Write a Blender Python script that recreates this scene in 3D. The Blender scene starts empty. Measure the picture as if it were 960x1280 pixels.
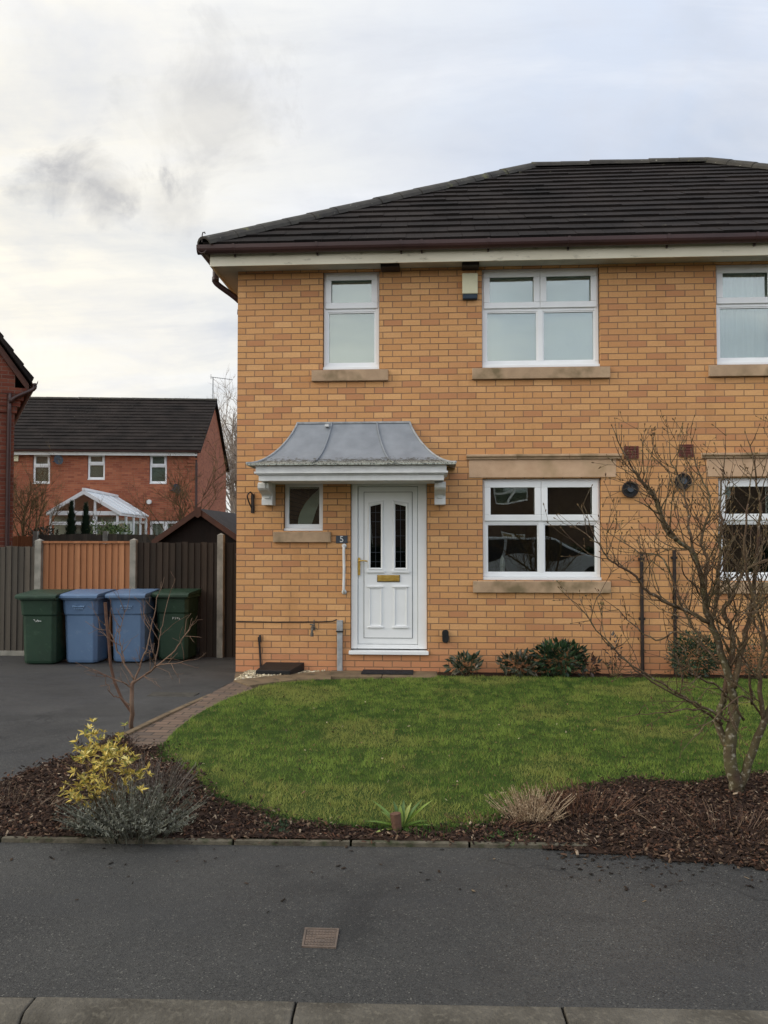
import bpy, math, random
import numpy as np
from mathutils import Vector, Matrix, geometry, noise as mnoise
random.seed(7); rng = np.random.default_rng(7)
R = math.radians
scene = bpy.context.scene
COL = scene.collection

# ------------------------------------------------------------------ camera model
F = 1035.0; YAW = R(3.5); PITCH = R(1.94)
CAM = Vector((0, -9.97, 1.6))
VF = Vector((-math.sin(YAW)*math.cos(PITCH), math.cos(YAW)*math.cos(PITCH), math.sin(PITCH)))
VR = Vector((math.cos(YAW), math.sin(YAW), 0))
VU = VR.cross(VF)
def ray(px, py): return VF + VR*((px-480)/F) - VU*((py-640)/F)
def P(px, py, Y=0.0):                # survey a point of the vertical plane y = Y
    r = ray(px, py); return CAM + r*((Y-CAM.y)/r.y)
def G(px, py, z=0.0):                # survey a point of the level z
    r = ray(px, py); return CAM + r*((z-CAM.z)/r.z)
def D(px, py, d): return CAM + ray(px, py)*d
def PL(px, py, o, n):
    r = ray(px, py); return CAM + r*((o-CAM).dot(n)/r.dot(n))
def S(r, g, b):
    f = lambda c: (c/255/12.92) if c/255 <= .04045 else ((c/255+.055)/1.055)**2.4
    return (f(r), f(g), f(b))

# ------------------------------------------------------------------ material helpers
def newmat(name):
    m = bpy.data.materials.new(name); m.use_nodes = True
    nt = m.node_tree; nt.nodes.clear()
    out = nt.nodes.new('ShaderNodeOutputMaterial'); b = nt.nodes.new('ShaderNodeBsdfPrincipled')
    nt.links.new(b.outputs[0], out.inputs[0]); return m, nt, b, out
def setv(nt, sock, v):
    if isinstance(v, bpy.types.NodeSocket): nt.links.new(v, sock)
    elif isinstance(v, (tuple, list)) and len(v) == 3 and sock.type == 'RGBA': sock.default_value = (*v, 1)
    else: sock.default_value = v
def mth(nt, op, a, b=None, c=None, clamp=False):
    n = nt.nodes.new('ShaderNodeMath'); n.operation = op; n.use_clamp = clamp
    setv(nt, n.inputs[0], a)
    if b is not None: setv(nt, n.inputs[1], b)
    if c is not None: setv(nt, n.inputs[2], c)
    return n.outputs[0]
def mixc(nt, f, a, b, mode='MIX'):
    n = nt.nodes.new('ShaderNodeMix'); n.data_type = 'RGBA'; n.blend_type = mode
    setv(nt, n.inputs[0], f); setv(nt, n.inputs[6], a); setv(nt, n.inputs[7], b); return n.outputs[2]
def noi(nt, vec, scale, detail=4, rough=.55, dist=0):
    n = nt.nodes.new('ShaderNodeTexNoise'); n.inputs['Scale'].default_value = scale
    n.inputs['Detail'].default_value = detail; n.inputs['Roughness'].default_value = rough
    n.inputs['Distortion'].default_value = dist
    if vec is not None: nt.links.new(vec, n.inputs['Vector'])
    return n.outputs['Fac']
def ramp(nt, f, stops, interp='LINEAR'):
    n = nt.nodes.new('ShaderNodeValToRGB'); nt.links.new(f, n.inputs[0]); e = n.color_ramp.elements
    n.color_ramp.interpolation = interp
    while len(e) < len(stops): e.new(.5)
    for i, (p, c) in enumerate(stops):
        e[i].position = p; e[i].color = (*c, 1) if len(c) == 3 else c
    return n.outputs[0]
def rng01(nt, v, a, b, c=0., d=1.):
    n = nt.nodes.new('ShaderNodeMapRange'); n.clamp = True
    setv(nt, n.inputs[0], v)
    for i, x in enumerate((a, b, c, d)): n.inputs[i+1].default_value = x
    return n.outputs[0]
def objco(nt): return nt.nodes.new('ShaderNodeTexCoord').outputs['Object']
def bump(nt, b, h, s, dist=.01):
    n = nt.nodes.new('ShaderNodeBump'); n.inputs['Strength'].default_value = s; n.inputs['Distance'].default_value = dist
    setv(nt, n.inputs['Height'], h); nt.links.new(n.outputs[0], b.inputs['Normal'])
def scl(nt, v, s):
    n = nt.nodes.new('ShaderNodeMapping'); nt.links.new(v, n.inputs[0]); n.inputs['Scale'].default_value = s; return n.outputs[0]
def M_noise(name, c1, c2, scale=8, rough=.7, bmp=.3, bscale=60, spec=.3, fine=None, stretch=(1, 1, 1), rv=0):
    m, nt, b, o = newmat(name); co = scl(nt, objco(nt), stretch)
    f = rng01(nt, noi(nt, co, scale, 5), .3, .7)
    c = mixc(nt, f, c1, c2)
    if fine:
        f2 = rng01(nt, noi(nt, co, fine[0], 3), fine[1], fine[2]); c = mixc(nt, f2, c, fine[3])
    setv(nt, b.inputs['Base Color'], c)
    if rv: setv(nt, b.inputs['Roughness'], rng01(nt, noi(nt, co, scale*2.3, 3), .3, .7, rough-rv, rough+rv))
    else: b.inputs['Roughness'].default_value = rough
    b.inputs['Specular IOR Level'].default_value = spec
    if bmp: bump(nt, b, noi(nt, co, bscale, 4), bmp)
    return m
def M_attr(name, rough=.7, spec=.3, trans=0, tint=None):
    m, nt, b, o = newmat(name); a = nt.nodes.new('ShaderNodeVertexColor'); a.layer_name = 'tone'
    c = a.outputs[0]
    if tint: c = tint(nt, c)
    setv(nt, b.inputs['Base Color'], c); b.inputs['Roughness'].default_value = rough
    b.inputs['Specular IOR Level'].default_value = spec
    if trans:
        t = nt.nodes.new('ShaderNodeBsdfTranslucent'); setv(nt, t.inputs[0], c)
        mx = nt.nodes.new('ShaderNodeMixShader'); mx.inputs[0].default_value = trans
        nt.links.new(b.outputs[0], mx.inputs[1]); nt.links.new(t.outputs[0], mx.inputs[2]); nt.links.new(mx.outputs[0], o.inputs[0])
    return m
def M_brick(name, cols, mortar, low=None, lowz=.45, L=.225, H=.075, joint=.0055, flat=False, bs=.6):
    m, nt, b, o = newmat(name); tc = nt.nodes.new('ShaderNodeTexCoord'); co = tc.outputs['Object']
    sp = nt.nodes.new('ShaderNodeSeparateXYZ'); nt.links.new(co, sp.inputs[0])
    sn = nt.nodes.new('ShaderNodeSeparateXYZ'); nt.links.new(tc.outputs['Normal'], sn.inputs[0])
    if flat: u, v = sp.outputs[0], sp.outputs[1]
    else:
        side = mth(nt, 'GREATER_THAN', mth(nt, 'ABSOLUTE', sn.outputs[0]), .6)
        u = mth(nt, 'ADD', mth(nt, 'MULTIPLY', sp.outputs[1], side), mth(nt, 'MULTIPLY', sp.outputs[0], mth(nt, 'SUBTRACT', 1., side)))
        v = sp.outputs[2]
    wob = mth(nt, 'MULTIPLY', mth(nt, 'SUBTRACT', noi(nt, co, 9, 3), .5), .006)
    v = mth(nt, 'ADD', v, wob); u = mth(nt, 'ADD', u, mth(nt, 'MULTIPLY', wob, 1.2))
    vr = mth(nt, 'DIVIDE', v, H); row = mth(nt, 'FLOOR', vr); fv = mth(nt, 'FRACT', vr)
    sh = mth(nt, 'MULTIPLY', mth(nt, 'MODULO', mth(nt, 'ADD', row, 1000.), 2.), .5)
    cr = nt.nodes.new('ShaderNodeCombineXYZ'); nt.links.new(row, cr.inputs[1]); cr.inputs[0].default_value = 3.3
    wr = nt.nodes.new('ShaderNodeTexWhiteNoise'); wr.noise_dimensions = '2D'; nt.links.new(cr.outputs[0], wr.inputs['Vector'])
    sh = mth(nt, 'ADD', sh, mth(nt, 'MULTIPLY', wr.outputs['Value'], .07))
    ur = mth(nt, 'ADD', mth(nt, 'DIVIDE', u, L), sh); cell = mth(nt, 'FLOOR', ur); fu = mth(nt, 'FRACT', ur)
    du = mth(nt, 'MULTIPLY', mth(nt, 'MINIMUM', fu, mth(nt, 'SUBTRACT', 1., fu)), L)
    dv = mth(nt, 'MULTIPLY', mth(nt, 'MINIMUM', fv, mth(nt, 'SUBTRACT', 1., fv)), H)
    mask = rng01(nt, mth(nt, 'MINIMUM', du, dv), joint-.0015, joint+.002)
    cc = nt.nodes.new('ShaderNodeCombineXYZ'); nt.links.new(cell, cc.inputs[0]); nt.links.new(row, cc.inputs[1])
    wn = nt.nodes.new('ShaderNodeTexWhiteNoise'); wn.noise_dimensions = '2D'; nt.links.new(cc.outputs[0], wn.inputs['Vector'])
    n = len(cols); c = ramp(nt, wn.outputs['Value'], [((i+.5)/n, k) for i, k in enumerate(cols)])
    # mottling inside each brick and slow drift over the wall
    c = mixc(nt, rng01(nt, noi(nt, co, 45, 5, .7), .35, .75, 0, .35), c, tuple(x*.62 for x in cols[0]))
    c = mixc(nt, rng01(nt, noi(nt, co, .9, 4), .35, .7, 0, .22), c, tuple(x*.72 for x in cols[-1]))
    if low:
        f = rng01(nt, mth(nt, 'ADD', sp.outputs[2], mth(nt, 'MULTIPLY', noi(nt, co, 3, 4), .35)), lowz-.05, lowz+.3, 1, 0)
        c = mixc(nt, mth(nt, 'MULTIPLY', f, .75), c, low)
    mc = mixc(nt, rng01(nt, noi(nt, co, 3, 4), .3, .7), mortar, tuple(x*1.5 for x in mortar))
    c = mixc(nt, mask, mc, c)
    st = rng01(nt, noi(nt, scl(nt, co, (1.6, 1.6, .25)), 1.5, 6, .65), .56, .78, 0, .45)   # long weather streaks
    c = mixc(nt, st, c, tuple(x*.55 for x in cols[0]))
    setv(nt, b.inputs['Base Color'], c); b.inputs['Roughness'].default_value = .88; b.inputs['Specular IOR Level'].default_value = .2
    h = mth(nt, 'ADD', mask, mth(nt, 'MULTIPLY', noi(nt, co, 130, 4), .35))
    h = mth(nt, 'ADD', h, mth(nt, 'MULTIPLY', wn.outputs['Value'], .25))
    bump(nt, b, h, bs, .006); return m

# ------------------------------------------------------------------ mesh helpers
class MB:
    def __init__(s): s.v = []; s.f = []; s.c = []
    def add(s, vs, fs, col=None):
        o = len(s.v); s.v += [tuple(v) for v in vs]; s.f += [tuple(i+o for i in f) for f in fs]
        if col is not None: s.c += [col]*len(vs)
    def box(s, x0, x1, y0, y1, z0, z1, M=None, col=None):
        vs = [Vector(p) for p in ((x0,y0,z0),(x1,y0,z0),(x1,y1,z0),(x0,y1,z0),(x0,y0,z1),(x1,y0,z1),(x1,y1,z1),(x0,y1,z1))]
        if M is not None: vs = [M @ v for v in vs]
        s.add(vs, [(3,2,1,0),(4,5,6,7),(0,1,5,4),(1,2,6,5),(2,3,7,6),(3,0,4,7)], col)
    def tube(s, pts, rad, n=6, cap=True, col=None):
        pts = [Vector(p) for p in pts]
        if not isinstance(rad, (list, tuple)): rad = [rad]*len(pts)
        vs = []; t0 = (pts[1]-pts[0]).normalized(); a = t0.orthogonal().normalized()
        for i, p in enumerate(pts):
            t = (pts[min(i+1, len(pts)-1)]-pts[max(i-1, 0)])
            t = t.normalized() if t.length > 1e-9 else t0
            a = (a-t*a.dot(t)); a = a.normalized() if a.length > 1e-6 else t.orthogonal().normalized()
            b = t.cross(a)
            for k in range(n):
                w = 2*math.pi*k/n; vs.append(p+(a*math.cos(w)+b*math.sin(w))*rad[i])
        fs = []
        for i in range(len(pts)-1):
            for k in range(n):
                k2 = (k+1) % n; fs.append((i*n+k, i*n+k2, (i+1)*n+k2, (i+1)*n+k))
        if cap: fs += [tuple(range(n-1, -1, -1)), tuple((len(pts)-1)*n+k for k in range(n))]
        s.add(vs, fs, col)
    def prism(s, poly, off, col=None):       # closed polygon (3-D points) pushed along off
        n = len(poly); poly = [Vector(p) for p in poly]; off = Vector(off)
        vs = poly+[p+off for p in poly]
        s.add(vs, [tuple(range(n-1, -1, -1)), tuple(range(n, 2*n))]+[(i, (i+1) % n, n+(i+1) % n, n+i) for i in range(n)], col)
    def quad(s, a, b, c, d, col=None): s.add([a, b, c, d], [(0, 1, 2, 3)], col)
    def build(s, name, mat, parent=None, local=False, smooth=False, bevel=0, label=None, fixn=True):
        me = bpy.data.meshes.new(name)
        vs = s.v
        if parent is not None and not local:
            r = parent
            while r.parent: r = r.parent
            inv = r.matrix_basis.inverted(); vs = [tuple(inv @ Vector(v)) for v in vs]
        me.from_pydata(vs, [], s.f)
        if s.c:
            a = me.color_attributes.new('tone', 'FLOAT_COLOR', 'POINT')
            a.data.foreach_set('color', [x for c in s.c for x in (c[0], c[1], c[2], 1.)])
        if fixn:
            import bmesh
            bm = bmesh.new(); bm.from_mesh(me); bmesh.ops.recalc_face_normals(bm, faces=bm.faces); bm.to_mesh(me); bm.free()
        me.materials.append(mat)
        if smooth: me.polygons.foreach_set('use_smooth', [True]*len(me.polygons))
        me.update()
        o = bpy.data.objects.new(name, me); COL.objects.link(o)
        if parent is not None: o.parent = parent
        if bevel:
            md = o.modifiers.new('bevel', 'BEVEL'); md.width = bevel; md.segments = 2; md.limit_method = 'ANGLE'; md.angle_limit = R(35)
        if label: o['label'] = label
        return o
def tag(o, label=None, cat=None, group=None, kind=None):
    if label: o['label'] = label
    if cat: o['category'] = cat
    if group: o['group'] = group
    if kind: o['kind'] = kind
    return o
def thing(name, label, cat, loc=(0, 0, 0), rz=0, group=None):
    o = bpy.data.objects.new(name, None); COL.objects.link(o); o.empty_display_size = .2
    o.matrix_basis = Matrix.Translation(Vector(loc)) @ Matrix.Rotation(rz, 4, 'Z')
    return tag(o, label, cat, group)
def numpy_mesh(name, verts, tris, cols, mat, parent=None):
    me = bpy.data.meshes.new(name); me.vertices.add(len(verts)); me.vertices.foreach_set('co', verts.astype(np.float32).ravel())
    k = tris.shape[1]; n = len(tris)
    me.loops.add(n*k); me.loops.foreach_set('vertex_index', tris.astype(np.int32).ravel())
    me.polygons.add(n); me.polygons.foreach_set('loop_start', np.arange(0, n*k, k, dtype=np.int32))
    me.update(calc_edges=True)
    a = me.color_attributes.new('tone', 'FLOAT_COLOR', 'POINT')
    c4 = np.ones((len(verts), 4), np.float32); c4[:, :3] = cols; a.data.foreach_set('color', c4.ravel())
    me.materials.append(mat); me.validate()
    o = bpy.data.objects.new(name, me); COL.objects.link(o)
    if parent: o.parent = parent
    return o
def inpoly(x, y, poly):
    r = np.zeros(len(x), bool); n = len(poly)
    for i in range(n):
        x1, y1 = poly[i][0], poly[i][1]; x2, y2 = poly[(i+1) % n][0], poly[(i+1) % n][1]
        c = ((y1 > y) != (y2 > y)); t = (x2-x1)*(y-y1)/((y2-y1) or 1e-9)+x1
        r ^= c & (x < t)
    return r
def sheet(name, pts, z0, mat, thick=.3, kind='structure', zf=None):
    mb = MB(); pts = [Vector((p[0], p[1], z0)) for p in pts]
    tris = geometry.tessellate_polygon([pts]); n = len(pts)
    mb.add(pts+[p-Vector((0, 0, thick)) for p in pts], [tuple(t) for t in tris]+[(i, (i+1) % n, n+(i+1) % n, n+i) for i in range(n)])
    o = mb.build(name, mat); o['kind'] = kind; return o
def smooth_pts(pts, k=6):                    # Catmull-Rom through the points
    pts = [Vector(p) for p in pts]; out = []
    for i in range(len(pts)-1):
        a = pts[max(i-1, 0)]; b = pts[i]; c = pts[i+1]; d = pts[min(i+2, len(pts)-1)]
        for j in range(k):
            t = j/k; out.append(.5*((2*b)+(c-a)*t+(2*a-5*b+4*c-d)*t*t+(-a+3*b-3*c+d)*t**3))
    out.append(pts[-1]); return out

# ------------------------------------------------------------------ materials
MT = {}
bc = [S(202,149,99), S(213,162,108), S(208,154,101), S(221,171,118), S(197,143,95), S(211,160,108), S(190,134,94)]
MT['brick'] = M_brick('buff brick', bc, S(124,97,74), low=S(192,130,96), lowz=.3, joint=.005)
rc = [S(150,88,66), S(166,102,76), S(156,94,70), S(174,110,82), S(138,80,62)]
MT['redbrick'] = M_brick('red brick', rc, S(128,92,74))
MT['brownbrick'] = M_brick('brown brick', [S(96,76,64), S(108,88,74), S(86,68,60)], S(96,86,76))
MT['redbrick2'] = M_brick('dark red brick', [S(112,60,46), S(124,72,54), S(100,54,42)], S(96,76,66))
def m_tile():
    m, nt, b, o = newmat('roof tile'); co = objco(nt)
    c = mixc(nt, rng01(nt, noi(nt, co, 1.4, 6, .6), .3, .7), S(26,23,22), S(47,41,38))
    c = mixc(nt, rng01(nt, noi(nt, co, 40, 4, .7), .58, .8, 0, .6), c, S(74,70,64))
    c = mixc(nt, rng01(nt, noi(nt, co, 7, 5, .7), .68, .74), c, S(112,108,92))
    setv(nt, b.inputs['Base Color'], c); b.inputs['Roughness'].default_value = .9; b.inputs['Specular IOR Level'].default_value = .12
    bump(nt, b, noi(nt, co, 60, 5), .5); return m
MT['tile'] = m_tile()
def m_ridge():
    m, nt, b, o = newmat('ridge tile'); co = objco(nt)
    c = mixc(nt, rng01(nt, noi(nt, co, 4, 6, .6), .3, .7), S(44,41,38), S(70,66,58))
    c = mixc(nt, rng01(nt, noi(nt, co, 2.2, 6, .7), .6, .72), c, S(104,102,66))
    c = mixc(nt, rng01(nt, noi(nt, co, 13, 4, .7), .66, .72), c, S(170,166,148))
    setv(nt, b.inputs['Base Color'], c); b.inputs['Roughness'].default_value = .9; bump(nt, b, noi(nt, co, 50, 5), .6); return m
MT['ridge'] = m_ridge()
MT['upvc'] = M_noise('white upvc', (.78,.79,.79), (.83,.84,.84), 5, .32, .05, 20, .45)
MT['fascia'] = M_noise('cream fascia', S(222,214,192), S(200,192,168), 3, .55, .1, 30, .3, (18, .62, .8, S(140,132,112)), (.4,1,1))
MT['soffit'] = M_noise('soffit board', S(190,186,172), S(160,156,144), 3, .6)
MT['gutter'] = M_noise('brown gutter', S(52,33,30), S(68,44,40), 3, .38, .1, 30, .4, None, (.3,1,1))
MT['stone'] = M_noise('sandstone', S(200,168,138), S(184,152,122), 6, .88, .4, 90, .2, (2.2, .6, .85, S(156,134,100)))
MT['sill'] = M_noise('weathered sandstone', S(188,160,130), S(162,136,110), 5, .88, .4, 90, .2, (3.5, .5, .7, S(124,108,82)))
MT['lead'] = None
def m_lead():
    m, nt, b, o = newmat('grey canopy felt'); co = objco(nt); sp = nt.nodes.new('ShaderNodeSeparateXYZ'); nt.links.new(co, sp.inputs[0])
    c = mixc(nt, rng01(nt, noi(nt, co, 5, 5), .3, .7), S(118,123,129), S(136,141,147))
    zz = LEADZ; f = rng01(nt, sp.outputs[2], zz, zz+.16, .42, -.1)          # lichen gathers along the lower edge
    g = rng01(nt, mth(nt, 'ADD', noi(nt, co, 22, 6, .75), f), .68, .78)
    c = mixc(nt, mth(nt, 'MULTIPLY', g, .9), c, S(62,60,52))
    g2 = rng01(nt, mth(nt, 'ADD', noi(nt, co, 60, 3, .75), f), .86, .92); c = mixc(nt, g2, c, S(170,172,160))
    setv(nt, b.inputs['Base Color'], c); b.inputs['Roughness'].default_value = .55; bump(nt, b, noi(nt, co, 40, 4), .15); return m
MT['black'] = M_noise('black plastic', S(24,24,25), S(34,34,34), 10, .5)
MT['dark'] = M_noise('dark iron', S(32,28,27), S(52,42,38), 14, .6)
MT['brass'] = M_noise('brass', S(190,150,70), S(206,172,96), 20, .32); MT['brass'].node_tree.nodes['Principled BSDF'].inputs['Metallic'].default_value = .8
MT['steel'] = M_noise('galvanised grey', S(136,138,140), S(168,170,170), 14, .5)
MT['cream'] = M_noise('cream plastic', S(216,212,180), S(206,200,168), 5, .5)
MT['navy'] = M_noise('blue black plastic', S(30,44,58), S(38,54,68), 5, .4)
MT['slate'] = M_noise('slate', S(58,64,72), S(70,76,84), 20, .6)
MT['plainwhite'] = M_noise('white paint', (.7,.7,.68), (.6,.6,.58), 10, .5, .15)
MT['terra'] = M_noise('terracotta', S(110,62,52), S(92,52,46), 12, .8)
MT['inside'] = M_noise('interior plaster', S(96,84,74), S(84,74,66), 3, .9)
MT['insidefloor'] = M_noise('interior floor', S(70,56,44), S(60,48,38), 3, .9)
MT['blind'] = M_noise('pale blind', S(204,210,196), S(192,199,186), 2, .8, 0)
MT['curtain'] = M_noise('net curtain', S(214,220,216), S(200,208,204), 4, .85, 0)
def m_glass(name, refl, tint):
    m, nt, b, o = newmat(name); nt.nodes.remove(b)
    t = nt.nodes.new('ShaderNodeBsdfTransparent'); t.inputs[0].default_value = (*tint, 1)
    g = nt.nodes.new('ShaderNodeBsdfGlossy'); g.inputs['Roughness'].default_value = .0; g.inputs[0].default_value = (.93,.97,.93,1)
    fr = nt.nodes.new('ShaderNodeFresnel'); fr.inputs[0].default_value = 1.5
    bp = nt.nodes.new('ShaderNodeBump'); bp.inputs['Strength'].default_value = .02; bp.inputs['Distance'].default_value = .3
    nt.links.new(noi(nt, objco(nt), 1.3, 1), bp.inputs['Height']); nt.links.new(bp.outputs[0], g.inputs['Normal'])
    mx = nt.nodes.new('ShaderNodeMixShader'); nt.links.new(mth(nt, 'ADD', mth(nt, 'MULTIPLY', fr.outputs[0], 1.4), refl, clamp=True), mx.inputs[0])
    nt.links.new(t.outputs[0], mx.inputs[1]); nt.links.new(g.outputs[0], mx.inputs[2]); nt.links.new(mx.outputs[0], o.inputs[0]); return m
MT['glass'] = m_glass('window glass', .12, (.87,.9,.87))
MT['darkglass'] = m_glass('leaded door glass', .05, (.25,.27,.27))
def m_asphalt(name, c1, c2, big=.6, worn=S(76,75,72)):
    m, nt, b, o = newmat(name); co = objco(nt)
    c = mixc(nt, rng01(nt, noi(nt, co, big, 5, .6), .32, .68), c1, c2)
    v = nt.nodes.new('ShaderNodeTexVoronoi'); v.inputs['Scale'].default_value = 190; nt.links.new(co, v.inputs['Vector'])
    hs = nt.nodes.new('ShaderNodeSeparateColor'); nt.links.new(v.outputs['Color'], hs.inputs[0])
    c = mixc(nt, rng01(nt, hs.outputs[0], .55, 1., 0, .6), c, worn)
    c = mixc(nt, rng01(nt, hs.outputs[1], .955, .985, 0, .7), c, S(112,110,102))
    c = mixc(nt, rng01(nt, hs.outputs[2], .6, 1., 0, .7), c, tuple(x*.35 for x in c1))
    c = mixc(nt, rng01(nt, noi(nt, co, 2.2, 6, .7), .62, .8, 0, .45), c, worn)
    setv(nt, b.inputs['Base Color'], c)
    c = mixc(nt, rng01(nt, noi(nt, scl(nt, co, (.35, 1.4, 1)), 1.3, 6, .65, .8), .5, .66, 0, .5), c, tuple(x*1.9 for x in c1))
    c = mixc(nt, rng01(nt, noi(nt, co, .9, 7, .7, 1.), .55, .68, 0, .45), c, tuple(x*.5 for x in c1))
    vc = nt.nodes.new('ShaderNodeTexVoronoi'); vc.feature = 'DISTANCE_TO_EDGE'; vc.inputs['Scale'].default_value = .45
    wv = nt.nodes.new('ShaderNodeVectorMath'); wv.operation = 'ADD'; nn1 = nt.nodes.new('ShaderNodeTexNoise'); nn1.inputs['Scale'].default_value = 3; nn1.inputs['Detail'].default_value = 6; nt.links.new(co, nn1.inputs['Vector'])
    ws = nt.nodes.new('ShaderNodeVectorMath'); ws.operation = 'SCALE'; ws.inputs['Scale'].default_value = .45; nt.links.new(nn1.outputs['Color'], ws.inputs[0]); nt.links.new(co, wv.inputs[0]); nt.links.new(ws.outputs[0], wv.inputs[1]); nt.links.new(wv.outputs[0], vc.inputs['Vector'])
    crk = mth(nt, 'MULTIPLY', rng01(nt, vc.outputs['Distance'], .0, .006, 1, 0), rng01(nt, noi(nt, co, .7, 2), .52, .6)); c = mixc(nt, mth(nt, 'MULTIPLY', crk, .6), c, tuple(x*.3 for x in c1))
    setv(nt, b.inputs['Base Color'], c)
    setv(nt, b.inputs['Roughness'], rng01(nt, noi(nt, co, .8, 5), .4, .65, .48, .9)); b.inputs['Specular IOR Level'].default_value = .35
    bump(nt, b, mth(nt, 'ADD', v.outputs['Distance'], noi(nt, co, 40, 3)), .5, .006); return m
MT['asphalt'] = m_asphalt('pavement asphalt', S(38,38,38), S(66,65,62))
MT['drive'] = m_asphalt('driveway asphalt', S(42,42,43), S(74,73,71), .35)
MT['road'] = m_asphalt('road asphalt', S(46,46,46), S(60,60,59))
MT['kerb'] = M_noise('kerb concrete', S(98,93,84), S(62,58,51), 5, .9, .8, 80, .2, (45, .52, .85, S(112,106,94)))
MT['conc'] = M_noise('concrete post', S(150,146,136), S(112,110,102), 6, .9, .4, 60, .2)
MT['slab'] = M_noise('path slab', S(126,108,84), S(96,82,66), 4, .88, .4, 60, .2, (8, .55, .75, S(76,70,56)))
MT['setts'] = M_brick('path setts', [S(116,98,84), S(104,88,76), S(128,106,90), S(96,84,76)], S(62,56,50), L=.2, H=.1, joint=.006, flat=True)
MT['slab2'] = M_noise('edging concrete', S(104,98,84), S(64,58,48), 12, .9, .6, 60, .2, (20, .5, .7, S(60,64,44)))
MT['soil'] = M_noise('bed soil', S(40,30,24), S(60,46,38), 9, .95, 1., 40, .1)
MT['lawnbase'] = M_noise('lawn turf', S(46,62,26), S(64,76,34), 5, .95, 1., 60, .1)
MT['ground'] = M_noise('ground', S(70,78,48), S(92,86,62), .4, .95, .6, 10, .1)
MT['iron'] = M_noise('cover iron', S(110,94,82), S(84,74,66), 14, .7, .6, 90, .4)
MT['bark'] = M_noise('lichened bark', S(76,62,52), S(92,88,62), 9, .92, 1., 45, .1, (34, .55, .7, S(150,144,126)))
MT['limb'] = M_noise('branch bark', S(86,66,56), S(98,88,64), 6, .9, .6, 60, .1, (40, .58, .75, S(150,138,120)))
MT['haze_twig'] = M_noise('grey twig', S(150,136,124), S(124,112,102), 3, .9, 0)
MT['twig'] = M_noise('twig', S(84,60,48), S(110,96,62), 5, .85, .4, 60, .15)
MT['twig2'] = M_noise('pale twig', S(124,104,88), S(104,78,64), 6, .85, .4, 60, .15)
MT['stub'] = M_noise('brown stem', S(104,78,64), S(80,60,50), 14, .9, .6, 60, .15)
MT['leaf'] = M_attr('leaf', .55, .3, .25)
MT['waxy'] = M_attr('waxy leaf', .35, .45, .1)
MT['chip'] = M_attr('bark chip', .9, .15)
MT['grass'] = M_attr('grass blade', .75, .12, .3)
MT['pebble'] = M_attr('pebble', .8, .25)
def m_board(name, cols, w=.1):
    m, nt, b, o = newmat(name); co = objco(nt); sp = nt.nodes.new('ShaderNodeSeparateXYZ'); nt.links.new(co, sp.inputs[0])
    wn = nt.nodes.new('ShaderNodeTexWhiteNoise'); wn.noise_dimensions = '1D'
    nt.links.new(mth(nt, 'FLOOR', mth(nt, 'DIVIDE', mth(nt, 'ADD', sp.outputs[0], .0005), w)), wn.inputs['W'])
    c = ramp(nt, wn.outputs['Value'], [(i/(len(cols)-1), k) for i, k in enumerate(cols)])
    g = noi(nt, scl(nt, co, (30, 30, 1.2)), 2, 5, .7); c = mixc(nt, rng01(nt, g, .3, .75, 0, .6), c, tuple(x*.55 for x in cols[0]))
    c = mixc(nt, rng01(nt, noi(nt, co, 2.5, 4), .55, .8, 0, .5), c, tuple(x*.6 for x in cols[-1]))
    setv(nt, b.inputs['Base Color'], c); b.inputs['Roughness'].default_value = .85; b.inputs['Specular IOR Level'].default_value = .2
    bump(nt, b, g, .3); return m
MT['newwood'] = m_board('new fence board', [S(164,112,78), S(146,98,68), S(178,126,90), S(156,106,74)])
MT['oldwood'] = m_board('weathered fence board', [S(84,78,70), S(70,66,60), S(98,90,80), S(76,70,62)])
MT['darkwood'] = m_board('dark fence board', [S(52,44,38), S(44,38,33), S(62,52,44), S(48,42,36)])
MT['shed'] = m_board('shed cladding', [S(34,27,24), S(28,23,21), S(40,32,28)])
MT['barge'] = M_noise('brown bargeboard', S(84,54,42), S(66,44,36), 6, .7)
MT['felt'] = M_noise('roof felt', S(62,62,64), S(48,48,50), 10, .9)
MT['binblue'] = M_noise('blue bin plastic', S(92,118,148), S(82,106,136), 3, .5, .1, 40, .35, (9, .6, .8, S(112,132,156)), rv=.1)
MT['bingreen'] = M_noise('green bin plastic', S(40,64,48), S(32,52,40), 3, .5, .1, 40, .35, (9, .6, .8, S(62,82,66)), rv=.1)
MT['rubber'] = M_noise('rubber', S(22,22,22), S(30,30,30), 10, .8)
MT['chalk'] = M_noise('white marking', (.6,.62,.6), (.5,.52,.5), 10, .7)
MT['faded'] = M_noise('faded marking', S(140,168,196), S(120,150,184), 10, .7)
MT['redtile'] = MT['tile']
MT['mat'] = M_noise('door mat', S(38,38,40), S(54,54,56), 30, .95, .8, 150, .1)
MT['chrome'] = M_noise('tap metal', S(70,66,60), S(110,104,96), 20, .4)

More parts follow.
